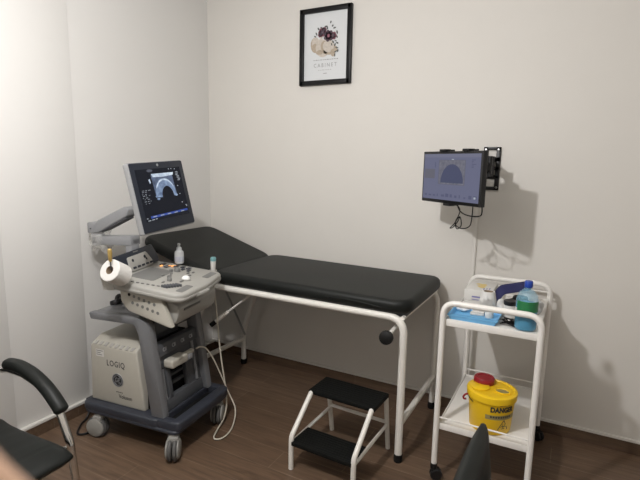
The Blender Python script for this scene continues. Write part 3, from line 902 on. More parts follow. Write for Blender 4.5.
    P = lambda a, c, k=e: (pw0 + a * (pw1 - pw0), ph1 - c * (ph1 - ph0), k)
    # image area: grey sector with a bright dome round a dark centre
    x0, x1, y0, y1 = 0.30, 0.80, 0.10, 0.60
    N = 26
    def arc(rx, ry, cx, cy): return [(cx + rx * math.cos(PI - PI * k / N), cy - ry * math.sin(PI - PI * k / N)) for k in range(N + 1)]
    oa = arc(0.235, 0.36, 0.56, 0.56)
    ia = arc(0.135, 0.215, 0.595, 0.58)
    top = [(0.30 + 0.50 * k / N, 0.115 + 0.008 * math.sin(k)) for k in range(N + 1)]
    for k in range(N):
        poly(b, [P(*oa[k]), P(*oa[k + 1]), P(*ia[k + 1]), P(*ia[k])], S, 1)
        if k < N - 1:
            poly(b, [P(*top[k]), P(*top[k + 1]), P(*oa[k + 1]), P(*oa[k])], S, 6)
    poly(b, [P(0.31, 0.10, e + 2e-4), P(0.82, 0.10, e + 2e-4), P(0.80, 0.155, e + 2e-4), P(0.56, 0.175, e + 2e-4), P(0.34, 0.165, e + 2e-4)], S, 2)
    for k in range(5, N - 5):
        poly(b, [P(oa[k][0], oa[k][1] + 0.01, e + 3e-4), P(oa[k + 1][0], oa[k + 1][1] + 0.01, e + 3e-4), P(oa[k + 1][0], oa[k + 1][1] + 0.045, e + 3e-4), P(oa[k][0], oa[k][1] + 0.045, e + 3e-4)], S, 2)
    for (a, c, l) in ((0.36, 0.60, 0.05), (0.34, 0.55, 0.05), (0.78, 0.57, 0.03), (0.76, 0.50, 0.03)):
        disc(b, P(a, c, e + 4e-4), 0.012, 0.006, 8, S, 1)
    poly(b, [P(0.235, 0.21), P(0.265, 0.19), P(0.275, 0.27), P(0.25, 0.29)], S, 2)
    # readouts
    rnd = random.Random(11)
    for k, (a, c) in enumerate(((0.06, 0.40), (0.05, 0.43), (0.04, 0.47), (0.05, 0.50), (0.04, 0.54), (0.07, 0.57), (0.06, 0.61), (0.07, 0.65))):
        for q in range(3):
            l = rnd.uniform(0.015, 0.05)
            if q == 2 and k % 3: continue
            poly(b, [P(a + q * 0.06, c + 0.003), P(a + q * 0.06 + l, c), P(a + q * 0.06 + l, c + 0.008), P(a + q * 0.06, c + 0.011)], S, 3)
    for k in range(7):
        a, c = 0.88 + rnd.uniform(-0.02, 0.03), 0.10 + k * 0.028
        poly(b, [P(a, c), P(a + 0.06, c - 0.004), P(a + 0.06, c + 0.008), P(a, c + 0.012)], S, 3)
    for (a, c) in ((0.85, 0.38), (0.86, 0.55), (0.87, 0.73), (0.96, 0.82), (0.95, 0.80), (0.72, 0.02), (0.78, 0.02), (0.86, 0.03)):
        poly(b, [P(a, c), P(a + 0.02, c), P(a + 0.02, c + 0.018), P(a, c + 0.018)], S, 3)
    disc(b, P(0.30, 0.035), 0.022, 0.0075, 12, S, 5)
    poly(b, [P(0.11, 0.905), P(0.97, 0.885), P(0.97, 0.925), P(0.11, 0.95)], S, 4)
    for k in range(5):
        a = 0.16 + k * 0.16
        poly(b, [P(a, 0.915, e + 3e-4), P(a + 0.08, 0.912, e + 3e-4), P(a + 0.08, 0.928, e + 3e-4), P(a, 0.931, e + 3e-4)], S, 3)
    for (a, c, l) in ((0.02, 0.93, 0.03), (0.04, 0.975, 0.06), (0.12, 0.97, 0.06), (0.20, 0.965, 0.04)):
        poly(b, [P(a, c), P(a + l, c), P(a + l, c + 0.015), P(a, c + 0.015)], S, 3)
    obj('screen', b, ['screen_black', 'scan', 'scan_bright', 'ui_white', 'ui_blue', 'ui_grey', 'scan_dim'], sc, smooth=False)
    b = NB()
    lathe(b, [(0, 0), (0.007, 0), (0.007, 0.0012), (0, 0.0015)], 16, S @ T(0, 0.160, 0))
    obj('bezel_badge', b, 'arm_grey', bz)
    return t
build_machine()

# transducer standing in its holder
def build_probe():
    t = thing('transducer_probe', 'white ultrasound transducer with teal cap standing at the console\'s right edge', 'ultrasound probe', tuple(MM @ Vector((0.190, 0.278, 0.842))), MYAW)
    base = Vector((0.190, 0.278, 0.842))
    b = NB()
    lathe(b, [(0, 0.0), (0.0085, 0.0), (0.0125, 0.018), (0.0135, 0.030), (0.0150, 0.050), (0.0165, 0.085), (0, 0.085)], 16, RY(R(2)))
    body = obj('probe_body', b, 'carton', t)
    b = NB()
    lathe(b, [(0.0168, 0.083), (0.0175, 0.088), (0.017, 0.100), (0.012, 0.105), (0, 0.105)], 16, RY(R(2)))
    obj('probe_cap', b, 'teal', body)
    return t
build_probe()

# gel bottle on the console
def build_gel():
    p = MM @ Vector((0.040, 0.165, 0.918))
    t = thing('gel_bottle', 'small translucent white squeeze bottle on the console beside lit amber keys', 'bottle', tuple(p))
    b = NB()
    lathe(b, [(0, 0), (0.024, 0), (0.026, 0.006), (0.026, 0.055), (0.024, 0.068), (0.014, 0.076), (0.013, 0.080), (0, 0.080)], 20)
    bo = obj('bottle_body', b, 'gel', t)
    b = NB()
    lathe(b, [(0.0262, 0.012), (0.0265, 0.013), (0.0265, 0.040), (0.0262, 0.041)], 20)
    obj('bottle_label', b, 'gel_label', bo)
    b = NB()
    lathe(b, [(0, 0.078), (0.0145, 0.078), (0.0145, 0.090), (0.009, 0.094), (0.006, 0.102), (0.0085, 0.104), (0.0085, 0.113), (0.004, 0.116), (0, 0.116)], 16)
    obj('bottle_cap', b, 'gel', t)
build_gel()

# toilet roll with a stick in its core
def build_roll():
    c0 = Vector((0.092, -0.396, 0.995)); c1 = Vector((0.087, -0.313, 0.950))
    ax = (c1 - c0).normalized()
    q = ax.to_track_quat('Z', 'Y').to_matrix().to_4x4()
    Lq = T(*c0) @ q
    t = thing('toilet_roll', 'white toilet roll hanging at the near corner of the ultrasound console', 'toilet roll', MO, MYAW)
    ln = (c1 - c0).length
    b = NB()
    lathe(b, [(0.020, 0.0), (0.050, 0.0), (0.0535, 0.003), (0.0535, ln - 0.003), (0.050, ln), (0.020, ln), (0.020, 0.0)], 32, Lq)
    obj('paper', b, 'paper', t)
    b = NB()
    lathe(b, [(0.0185, 0.001), (0.0198, 0.001), (0.0198, ln - 0.001), (0.0185, ln - 0.001), (0.0185, 0.001)], 24, Lq)
    obj('core', b, 'card', t)
    b = NB()       # loose hanging end
    inv = q.to_3x3().inverted()
    base = c0 + ax * 0.004
    side = ax.cross(Vector((0, 0, 1))).normalized()     # horizontal, across the axis
    if (side.x) > 0: side = -side
    ptsA = []
    for (s_, z_) in ((0.0545, 0.0), (0.0560, -0.02), (0.0570, -0.045), (0.054, -0.072), (0.047, -0.100)):
        ptsA.append((base + side * s_ + Vector((0, 0, z_)), base + side * s_ + Vector((0, 0, z_ * 0.8)) + ax * (ln - 0.012)))
    vv = [(b.verts.new(a_), b.verts.new(c_)) for a_, c_ in ptsA]
    for (a_, c_), (d_, e_) in zip(vv, vv[1:]): b.faces.new((a_, c_, e_, d_))
    bmesh.ops.solidify(b, geom=list(b.faces), thickness=0.0012)
    obj('loose_sheet', b, 'paper', t)
    b = NB()       # rod that carries the roll
    tube(b, [c0 + ax * 0.03, c1 + ax * 0.008], 0.0055, 10)
    obj('spindle', b, 'steel', t)
    t2 = thing('handled_stick', 'short stick with gold handle poking out of the toilet roll', 'stick', MO, MYAW)
    s0 = c0 + ax * 0.02 + Vector((0.004, 0.0, -0.004)); d = Vector((0.02, 0.06, 0.45)).normalized()
    s0 = c0 + ax * 0.012
    b = NB(); tube(b, [s0 + Vector((0, 0, 0.006)), s0 + Vector((0.012, -0.014, 0.050))], 0.0028, 8); obj('shaft', b, 'dark_grey', t2)
    b = NB()
    p0 = s0 + Vector((0.012, -0.014, 0.046)); dd = Vector((0.003, -0.004, 0.062))
    tube(b, [p0 + dd * k for k in (0, 0.1, 0.35, 0.7, 0.92, 1.0)], [0.004, 0.0075, 0.009, 0.0105, 0.010, 0.005], 12)
    obj('handle', b, 'gold', t2)
build_roll()

# black mains lead behind the machine
b = NB()
tube(b, smooth_path([(-2.415, 1.72, 0.10), (-2.40, 1.66, 0.012), (-2.37, 1.60, 0.008), (-2.30, 1.53, 0.008), (-2.26, 1.56, 0.008), (-2.28, 1.63, 0.008), (-2.33, 1.68, 0.008), (-2.38, 1.70, 0.04)], 6), 0.006, 8)
box(b, (-2.40, 1.695, 0.085), (0.035, 0.05, 0.08), 0.008)
tag(obj('mains_lead', b, 'black'), 'black mains lead coiled on the floor behind the machine\'s rear caster', 'cable')

# ------------------------------------------------------------------ wall screen and bracket
def build_wall_screen():
    c = Vector((-0.577, 2.4665, 1.440))
    yaw = math.atan2(-0.263, 0.356)
    t = thing('wall_monitor', 'black flat monitor showing a bluish scan, swung out from the back wall', 'monitor', tuple(c), yaw)
    # local x = viewer's right, -y = towards the viewer
    w, h = 0.443, 0.264
    S = Matrix(((1, 0, 0, 0), (0, 0, -1, 0), (0, 1, 0, 0), (0, 0, 0, 1)))   # (right, up, out) -> local
    b = NB()
    prism(b, rrect(-w / 2, w / 2, -h / 2, h / 2, 0.004), -0.030, 0.0, 0.003, mx=S)
    box(b, (0, 0.040, 0), (0.30, 0.03, 0.18), 0.012)
    hs = obj('housing', b, 'black', t)
    b = NB()
    x0, x1, y0, y1 = -w / 2 + 0.010, w / 2 - 0.012, -h / 2 + 0.017, h / 2 - 0.013
    quad(b, x0, x1, y0, y1, 0.0006, S, 0)
    P = lambda a, c_, k=0.0011: (x0 + a * (x1 - x0), y1 - c_ * (y1 - y0), k)
    def q(a0, a1, c0, c1, mi, k=0.0011): poly(b, [P(a0, c1, k), P(a1, c1, k), P(a1, c0, k), P(a0, c0, k)], S, mi)
    q(0.0, 1.0, 0.0, 0.075, 1)
    q(0.02, 0.22, 0.33, 0.54, 2)
    q(0.29, 0.76, 0.13, 0.66, 2)
    q(0.30, 0.75, 0.14, 0.65, 3, 0.0014)
    N = 20
    for (rx, ry, mi, k) in ((0.20, 0.40, 4, 0.0018),):
        arcp = [P(0.535 + rx * math.cos(PI - PI * j / N), 0.62 - ry * math.sin(PI - PI * j / N), k) for j in range(N + 1)]
        poly(b, list(reversed(arcp)), S, mi)
    rnd = random.Random(5)
    for j in range(12):
        a = 0.04 + j * 0.08
        q(a, a + rnd.uniform(0.02, 0.06), 0.87 + rnd.uniform(-0.02, 0.03), 0.93, 5, 0.0014)
    for j in range(6):
        q(0.86, 0.86 + rnd.uniform(0.02, 0.08), 0.12 + j * 0.03, 0.135 + j * 0.03, 5, 0.0014)
    q(0.215, 0.23, 0.18, 0.30, 5, 0.0014)
    q(0.925, 0.955, 0.88, 0.92, 6, 0.0016)
    q(0.52, 0.56, 0.11, 0.128, 6, 0.0016)
    obj('screen', b, ['wm_bg', 'wm_top', 'wm_box', 'wm_scan', 'wm_dark', 'wm_low', 'ui_white'], hs, smooth=False)
    # clamp hooks over the top and under the bottom edge
    for (x, top) in ((-0.062, 1), (0.108, 1), (-0.010, -1)):
        b = NB()
        z = top * (h / 2 + 0.005)
        box(b, (x, 0.012, z), (0.048, 0.040, 0.012), 0.003)
        box(b, (x, 0.045, top * (h / 2 - 0.04)), (0.062, 0.010, 0.10), 0.003)
        obj('clamp', b, 'black', t)
    # bracket arm fixed to the wall
    bc = Vector((-0.443, YB, 1.488))
    t2 = thing('wall_bracket', 'black slotted wall plate and folding arm behind the wall monitor', 'monitor bracket', tuple(bc))
    b = NB()
    pw, ph = 0.046, 0.120
    # plate with slots: stiles and cross pieces
    for s in (-1, 1): box(b, (s * (pw - 0.012), -0.008, 0), (0.024, 0.012, 2 * ph), 0.003)
    for z, hh in ((ph - 0.008, 0.016), (0.052, 0.028), (0.002, 0.022), (-0.046, 0.022), (-ph + 0.010, 0.020)):
        box(b, (0, -0.008, z), (2 * pw, 0.012, hh), 0.003)
    pl = obj('wall_plate', b, 'black', t2)
    b = NB()
    for s in (-1, 1):
        for z in (0.104, -0.104):
            b = NB()
            lathe(b, [(0, 0), (0.007, 0), (0.006, 0.004), (0, 0.005)], 12, T(s * 0.034, -0.0142, z) @ RX(PI / 2))
            obj('bolt', b, 'steel', pl)
    b = NB()
    lathe(b, [(0, -0.055), (0.020, -0.055), (0.020, 0.055), (0, 0.055)], 16, T(0.0, -0.040, 0.012))
    obj('hinge_pin', b, 'black', t2)
    nb = Vector((0.594, 0.804, 0))                      # back of the monitor points this way
    mb = c + nb * 0.060 - bc
    elbow = Vector((0.028, -0.245, 0.035))
    b = NB()
    def link(a_, c_):
        d = (c_ - a_); L_ = d.length
        an = math.atan2(d.y, d.x)
        box(b, (L_ / 2, 0, 0), (L_ + 0.02, 0.024, 0.040), 0.008, T(*a_) @ RZ(an))
    link(Vector((0, -0.045, 0.035)), elbow)
    obj('arm', b, 'black', t2)
    b = NB()
    link(elbow + Vector((0, 0, -0.03)), Vector((mb.x, mb.y, 0.005)))
    obj('arm', b, 'black', t2)
    b = NB()
    lathe(b, [(0, -0.06), (0.013, -0.06), (0.013, 0.03), (0, 0.03)], 16, T(*elbow))
    obj('hinge_pin', b, 'black', t2)
    b = NB()
    box(b, (0, 0, 0), (0.11, 0.014, 0.11), 0.003, T(mb.x, mb.y, -0.0465 + 0.012) @ RZ(yaw))
    obj('monitor_plate', b, 'black', t2)
    # dangling leads
    t3 = thing('monitor_leads', 'thin black leads looped and dangling under the wall monitor', 'cable', tuple(c), yaw)
    b = NB()
    tube(b, smooth_path([(0.205, 0.022, -0.10), (0.215, 0.022, -0.15), (0.20, 0.022, -0.175), (0.13, 0.020, -0.180), (0.07, 0.020, -0.165), (0.035, 0.022, -0.125)], 6), 0.0032, 8)
    obj('power_lead', b, 'rubber', t3)
    b = NB()
    tube(b, smooth_path([(0.150, 0.024, -0.12), (0.148, 0.024, -0.19), (0.135, 0.024, -0.232), (0.08, 0.024, -0.250), (0.035, 0.024, -0.235), (0.045, 0.024, -0.205), (0.065, 0.026, -0.195), (0.075, 0.026, -0.235),
                         (0.05, 0.022, -0.255), (0.035, 0.022, -0.225), (0.055, 0.024, -0.185), (0.06, 0.024, -0.155), (0.03, 0.022, -0.125)], 6), 0.0026, 8)
    tube(b, smooth_path([(0.05, 0.025, -0.20), (0.02, 0.027, -0.235), (-0.005, 0.025, -0.258), (0.02, 0.024, -0.250), (0.05, 0.026, -0.215), (0.062, 0.026, -0.190)], 6), 0.0026, 8)
    obj('signal_lead', b, 'rubber', t3)
build_wall_screen()

# ------------------------------------------------------------------ framed picture
def build_picture():
    c = Vector((-1.5135, YB, 2.241))
    t = thing('picture_frame', 'black framed floral print hanging high on the back wall', 'picture', tuple(c))
    w, h, fw_, d = 0.372, 0.476, 0.030, 0.028
    S = Matrix(((1, 0, 0, 0), (0, 0, -1, 0), (0, 1, 0, 0), (0, 0, 0, 1)))
    b = NB()
    for s in (-1, 1):
        box(b, (s * (w / 2 - fw_ / 2), -d / 2, 0), (fw_, d, h), 0.004)
        box(b, (0, -d / 2, s * (h / 2 - fw_ / 2)), (w - 0.01, d, fw_), 0.004)
    obj('frame', b, 'frame_black', t)
    b = NB()
    box(b, (0, -0.008, 0), (w - 0.02, 0.008, h - 0.02))
    pr = obj('print', b, 'print', t)
    b = NB()
    mats = ['mauve_ink', 'plum_ink', 'beige_ink', 'leaf_ink', 'pale_ink', 'grey_ink']
    cols = [(0.23, 0.09, 0.12), (0.09, 0.06, 0.08), (0.42, 0.35, 0.27), (0.10, 0.105, 0.10), (0.55, 0.50, 0.44), (0.30, 0.30, 0.31)]
    for nme, cc in zip(mats, cols): M[nme] = mat(nme, cc, 0.5, noise=0.25, nscale=90)
    Z0 = 0.0125
    def D(x, y, rx, ry, mi, rot=0, k=0):
        disc(b, (x * 0.93 + 0.004, y * 0.93 + 0.008, Z0 + k * 2e-4), rx * 0.93, ry * 0.93, 14, S, mi, 0, rot)
    rnd = random.Random(3)
    # round beige forms in the lower half, blooms above, leaves trailing at the right
    D(-0.085, 0.005, 0.036, 0.052, 2, 0.1, 0); D(-0.080, 0.018, 0.030, 0.040, 4, 0.2, 1); D(-0.088, -0.010, 0.022, 0.026, 2, 0, 2)
    D(-0.025, -0.020, 0.055, 0.060, 4, 0.3, 3); D(-0.010, -0.015, 0.030, 0.045, 2, 0.2, 4); D(0.035, -0.035, 0.055, 0.032, 2, 0.1, 4); D(0.02, -0.01, 0.045, 0.040, 4, -0.3, 5)
    D(-0.048, -0.045, 0.030, 0.016, 2, 0.1, 6); D(0.055, -0.055, 0.018, 0.026, 2, 0.1, 6); D(-0.045, 0.03, 0.010, 0.05, 4, -0.4, 7)
    for (x, y, r) in ((-0.030, 0.085, 0.030), (-0.045, 0.070, 0.018), (-0.015, 0.10, 0.018), (0.055, 0.055, 0.026)):
        for k in range(6):
            a = k * PI / 3
            D(x + r * 0.45 * math.cos(a), y + r * 0.45 * math.sin(a), r * 0.62, r * 0.5, 0, a, 8)
        D(x, y, r * 0.45, r * 0.45, 1, 0, 9)
    for k in range(7):
        a = k * 2 * PI / 7
        D(0.020 + 0.018 * math.cos(a), 0.058 + 0.018 * math.sin(a), 0.022, 0.016, 1, a, 10)
    D(0.020, 0.058, 0.012, 0.012, 0, 0, 11)
    for (x, y) in ((0.035, 0.145), (0.065, 0.105), (0.050, 0.120), (0.010, 0.108), (-0.075, 0.078), (-0.085, 0.062), (-0.060, 0.110), (0.085, 0.045), (0.075, 0.020), (0.088, 0.005), (0.070, -0.005),
                   (0.085, -0.025), (0.075, -0.050), (0.092, -0.045), (0.070, -0.072), (0.045, 0.0), (0.055, 0.015), (0.0, 0.120), (-0.035, 0.115), (0.085, 0.075)):
        D(x, y, rnd.uniform(0.008, 0.013), rnd.uniform(0.0035, 0.006), 3, rnd.uniform(0, PI), 12)
    obj('bouquet', b, mats, pr, smooth=False)
    b = NB()
    lettering(b, 'CABINET', 0.034, S @ T(0.0, -0.116, Z0), width=0.165, spacing=1.5)
    x = -0.085
    rnd = random.Random(8)
    while x < 0.085:
        l = rnd.uniform(0.006, 0.016)
        quad(b, x, x + l, -0.084, -0.079, Z0, S); x += l + 0.006
    x = -0.05
    while x < 0.05:
        l = rnd.uniform(0.006, 0.014)
        quad(b, x, x + l, -0.146, -0.143, Z0, S); x += l + 0.006
    quad(b, -0.012, 0.014, -0.168, -0.164, Z0, S)
    obj('caption', b, 'grey_ink', pr, smooth=False)
build_picture()

# ------------------------------------------------------------------ things on the trolley
def build_sharps():
    cx, cy, z0 = -0.270, 2.250, 0.2885
    t = thing('sharps_bucket', 'yellow sharps bucket with red lid knob on the trolley\'s lower shelf', 'bucket', (cx, cy, z0))
    H = 0.185
    b = NB()
    lathe(b, [(0, 0), (0.088, 0), (0.092, 0.006), (0.104, H - 0.03), (0.105, H), (0.0, H)], 40)
    body = obj('bucket_body', b, 'yellow', t, 45)
    b = NB()
    lathe(b, [(0.1045, H - 0.032), (0.1115, H - 0.030), (0.113, H - 0.006), (0.112, H), (0.106, H + 0.004), (0.098, H + 0.004), (0.094, H - 0.001), (0, H - 0.001)], 40)
    lid = obj('lid', b, 'yellow_lid', t, 40)
    fx, fy = -0.40, 0.92     # axis that runs away from the camera, seen from the bucket
    b = NB()
    lathe(b, [(0, 0), (0.046, 0), (0.046, 0.004), (0.040, 0.007), (0, 0.008)], 24, T(-0.055, -0.012, H + 0.002))
    obj('flap', b, 'yellow_lid', lid)
    b = NB()
    lathe(b, [(0.046, 0), (0.048, 0.003), (0.048, 0.024), (0.044, 0.030), (0.034, 0.030), (0.032, 0.026), (0, 0.026)], 28, T(-0.045, 0.048, H))
    obj('lid_knob', b, 'red', lid)
    b = NB()
    lathe(b, [(0.030, 0.0), (0.036, 0.0), (0.036, 0.005), (0.031, 0.006), (0.028, 0.001)], 24, T(0.048, -0.012, H), sx=1.0, sy=0.8)
    rim = obj('opening_rim', b, 'yellow_lid', lid)
    b = NB()
    lathe(b, [(0.029, 0.0), (0.029, 0.0015), (0, 0.0015)], 24, T(0.048, -0.012, H), sx=1.0, sy=0.8)
    obj('opening', b, 'olive', rim)
    b = NB()
    tube(b, smooth_path([(-0.098, -0.052, H - 0.028), (-0.108, -0.060, H - 0.030), (-0.116, -0.062, H - 0.042), (-0.114, -0.060, H - 0.052), (-0.104, -0.062, H - 0.050)], 5), 0.0045, 8)
    obj('handle_clip', b, 'red', t)
    b = NB()
    tube(b, smooth_path([(-0.100, -0.040, H - 0.040), (-0.085, -0.066, H - 0.042), (-0.068, -0.084, H - 0.046)], 5), 0.0018, 6)
    obj('handle_wire', b, 'black', t)
    # label wrapped round the front
    def rad(z): return 0.092 + (0.104 - 0.092) * (z - 0.006) / (H - 0.036) + 0.0008
    def wrap(a0, zc, ex=0.0):
        def fn(co):
            z = zc + co.y
            r = rad(z) + ex + co.z
            a = a0 + co.x / 0.1
            return Vector((r * math.cos(a), r * math.sin(a), z))
        return fn
    A0 = R(-52)
    b = NB()
    lettering(b, 'DANGER', 0.034, I4, width=0.112, fn=wrap(A0, 0.128), bold=0.0018)
    def band(a_, w, z0_, z1_, mi, ex=0.0):
        n = 14
        f = wrap(a_, 0, ex)
        for k in range(n):
            x0 = -w / 2 + w * k / n; x1 = x0 + w / n
            poly(b, [f(Vector((x0, z0_, 0))), f(Vector((x1, z0_, 0))), f(Vector((x1, z1_, 0))), f(Vector((x0, z1_, 0)))], I4, mi)
    obj('lettering', b, 'print_dark', body, smooth=False)
    b = NB()
    band(A0, 0.150, 0.080, 0.102, 1, 0.0002)
    n = 9
    for k in range(n):
        w = 0.008
        f = wrap(A0 - 0.5 + k * 0.115, 0, 0.0006)
        poly(b, [f(Vector((-w / 2, 0.089, 0))), f(Vector((w / 2, 0.089, 0))), f(Vector((w / 2, 0.098, 0))), f(Vector((-w / 2, 0.098, 0)))], I4, 0)
    band(A0 + 0.12, 0.055, 0.149, 0.1525, 2, 0.0002)
    obj('label_band', b, ['print_dark', 'olive', 'red'], body, smooth=False)
    # biohazard sign in a triangle
    b = NB()
    f = wrap(A0 + 0.12, 0.050)
    def line(p0, p1, w=0.0035):
        p0, p1 = Vector((*p0, 0)), Vector((*p1, 0))
        d = (p1 - p0).normalized(); nrm = Vector((-d.y, d.x, 0)) * w / 2
        poly(b, [f(p0 - nrm), f(p1 - nrm), f(p1 + nrm), f(p0 + nrm)])
    tri = [(-0.027, -0.020), (0.027, -0.020), (0.0, 0.028)]
    for k in range(3): line(tri[k], tri[(k + 1) % 3])
    for k in range(3):
        a = PI / 2 + k * 2 * PI / 3
        cx_, cy_ = 0.0075 * math.cos(a), -0.005 + 0.0075 * math.sin(a)
        pr = [(cx_ + 0.0062 * math.cos(a + q), cy_ + 0.0062 * math.sin(a + q)) for q in [0.6 + j * (2 * PI - 1.2) / 10 for j in range(11)]]
        for p0, p1 in zip(pr, pr[1:]): line(p0, p1, 0.0028)
    obj('biohazard_sign', b, 'print_dark', body, smooth=False)
build_sharps()

def build_blue_bottle():
    t = thing('liquid_bottle', 'clear bottle of blue liquid with green label and blue cap on the trolley', 'bottle', (-0.150, 2.200, SZ))
    b = NB()
    lathe(b, [(0, 0.004), (0.030, 0.0), (0.042, 0.003), (0.0455, 0.012), (0.0455, 0.070), (0.0435, 0.076), (0.0455, 0.082), (0.0455, 0.135), (0.042, 0.152), (0.032, 0.168), (0.018, 0.180), (0.0135, 0.186), (0.0135, 0.195), (0, 0.195)], 32)
    bo = obj('bottle_body', b, 'pet', t, 60)
    b = NB()
    lathe(b, [(0, 0.006), (0.030, 0.003), (0.0415, 0.006), (0.0445, 0.014), (0.0445, 0.070), (0.0425, 0.076), (0.0445, 0.082), (0.0445, 0.118), (0, 0.118)], 32)
    obj('liquid', b, 'liquid', t, 60)
    b = NB()
    n = 16
    for k in range(n):
        a0, a1 = R(-145 + 150 * k / n), R(-145 + 150 * (k + 1) / n)
        poly(b, [(0.0459 * math.cos(a0), 0.0459 * math.sin(a0), 0.088), (0.0459 * math.cos(a1), 0.0459 * math.sin(a1), 0.088),
                 (0.0459 * math.cos(a1), 0.0459 * math.sin(a1), 0.134), (0.0459 * math.cos(a0), 0.0459 * math.sin(a0), 0.134)])
    obj('bottle_label', b, 'green', bo)
    b = NB()
    n = 6
    for k in range(n):
        a0, a1 = R(-178 + 36 * k / n), R(-178 + 36 * (k + 1) / n)
        poly(b, [(0.0459 * math.cos(a0), 0.0459 * math.sin(a0), 0.060), (0.0459 * math.cos(a1), 0.0459 * math.sin(a1), 0.060),
                 (0.0459 * math.cos(a1), 0.0459 * math.sin(a1), 0.100), (0.0459 * math.cos(a0), 0.0459 * math.sin(a0), 0.100)])
    obj('side_label', b, 'carton', bo)
    b = NB()
    lathe(b, [(0.0165, 0.190), (0.017, 0.192), (0.017, 0.214), (0.015, 0.217), (0, 0.217)], 24)
    obj('bottle_cap', b, 'cap_blue', t)
build_blue_bottle()

# blue tray with what lies in it
def build_tray():
    t = thing('instrument_tray', 'shallow sky-blue plastic tray at the front of the trolley top', 'tray', (-0.370, 2.262, SZ), R(0))
    b = NB()
    w, d, hh = 0.098, 0.088, 0.022
    box(b, (0, 0, 0.002), (2 * w, 2 * d, 0.004), 0.001)
    for s in (-1, 1):
        hull(b, [(s * w, -d, 0.0), (s * w, d, 0.0), (s * (w - 0.004), -d, 0.0), (s * (w - 0.004), d, 0.0), (s * (w + 0.010), -d - 0.01, hh), (s * (w + 0.010), d + 0.01, hh), (s * (w + 0.005), -d - 0.01, hh), (s * (w + 0.005), d + 0.01, hh)])
        hull(b, [(-w, s * d, 0.0), (w, s * d, 0.0), (-w, s * (d - 0.004), 0.0), (w, s * (d - 0.004), 0.0), (-w - 0.01, s * (d + 0.010), hh), (w + 0.01, s * (d + 0.010), hh), (-w - 0.01, s * (d + 0.005), hh), (w + 0.01, s * (d + 0.005), hh)])
    tube(b, [(-w - 0.01, -d - 0.009, hh), (w + 0.01, -d - 0.009, hh), (w + 0.01, d + 0.009, hh), (-w - 0.01, d + 0.009, hh)], 0.004, 8, closed=True)
    obj('tray_body', b, 'tray_blue', t)
    b = NB()
    box(b, (0.0, -d + 0.03, 0.010), (2 * w - 0.02, 0.004, 0.014), 0.001)
    obj('divider', b, 'tray_blue', t)
build_tray()
rnd = random.Random(2)
def lump(name, loc, r, sz, m, label, cat, seed=1, rough=0.12, group=None):
    b = NB()
    bmesh.ops.create_icosphere(b, subdivisions=3, radius=1)
    rr = random.Random(seed)
    ph = [(rr.uniform(2, 5), rr.uniform(0, 6), rr.uniform(2, 5), rr.uniform(0, 6)) for _ in range(3)]
    for v in b.verts:
        k = 1 + rough * sum(math.sin(a * v.co.x + c) * math.sin(d * v.co.y + e_ + v.co.z * 2) for a, c, d, e_ in ph)
        v.co = Vector((v.co.x * r[0] * k, v.co.y * r[1] * k, v.co.z * r[2] * k))
    zmin = min(v.co.z for v in b.verts)
    for v in b.verts: v.co.z -= zmin
    o = obj(name, b, m)
    o.location = loc
    return tag(o, label, cat, group)
lump('cotton_pad', (-0.438, 2.305, SZ + 0.0045), (0.030, 0.024, 0.016), 0, 'cotton', 'white cotton wad at the left end of the blue tray', 'cotton', 3)
b = NB()
box(b, (0, 0, 0.005), (0.062, 0.034, 0.010), 0.003, RZ(R(6)))
box(b, (0.004, 0.006, 0.014), (0.058, 0.030, 0.008), 0.003, RZ(R(-4)))
o = obj('gauze_packet', b, 'carton'); o.location = (-0.368, 2.290, SZ + 0.0045)
tag(o, 'small stack of white gauze packets in the middle of the blue tray', 'gauze')
t = thing('bandage_roll', 'small white bandage roll at the right of the blue tray', 'bandage', (-0.312, 2.275, SZ + 0.0045))
b = NB(); lathe(b, [(0.006, 0), (0.018, 0), (0.019, 0.002), (0.019, 0.036), (0.018, 0.038), (0.006, 0.038), (0.005, 0.03), (0.005, 0.004), (0.006, 0)], 20); obj('bandage', b, 'paper', t)

# carton behind the tray
def build_carton():
    t = thing('glove_carton', 'white glove carton with pale yellow printed top on the trolley\'s left', 'box', (-0.400, 2.570, SZ), R(1))
    w, d, hh = 0.068, 0.110, 0.080
    b = NB()
    box(b, (0, 0, hh / 2), (2 * w, 2 * d, hh), 0.002)
    cb = obj('carton_body', b, 'carton', t)
    b = NB()
    rr = random.Random(6)
    for k in range(8):
        disc(b, (-0.005 + rr.uniform(-0.022, 0.022), -0.005 + rr.uniform(-0.05, 0.05), hh + 0.0006 + k * 1e-4), rr.uniform(0.010, 0.018), rr.uniform(0.012, 0.024), 10, I4, 0, 0, rr.uniform(0, 3))
    obj('carton_print', b, 'carton_yellow', cb, smooth=False)
    b = NB()
    for k in range(3):
        quad(b, 0.018 + k * 0.013, 0.024 + k * 0.013, -0.095, -0.055 + 0.008 * k, hh + 0.0008, I4, 0)
    obj('carton_print', b, 'carton_blue', cb, smooth=False)
    b = NB()
    S = T(0, -d - 0.0006, 0) @ Matrix(((1, 0, 0, 0), (0, 0, -1, 0), (0, 1, 0, 0), (0, 0, 0, 1)))
    quad(b, -0.030, 0.020, 0.040, 0.048, 0.0002, S, 0)
    obj('carton_print', b, 'carton_blue', cb, smooth=False)
    b = NB()
    quad(b, -0.030, 0.005, 0.028, 0.032, 0.0002, S, 0)
    obj('carton_print', b, 'carton_blue', cb, smooth=False)
build_carton()
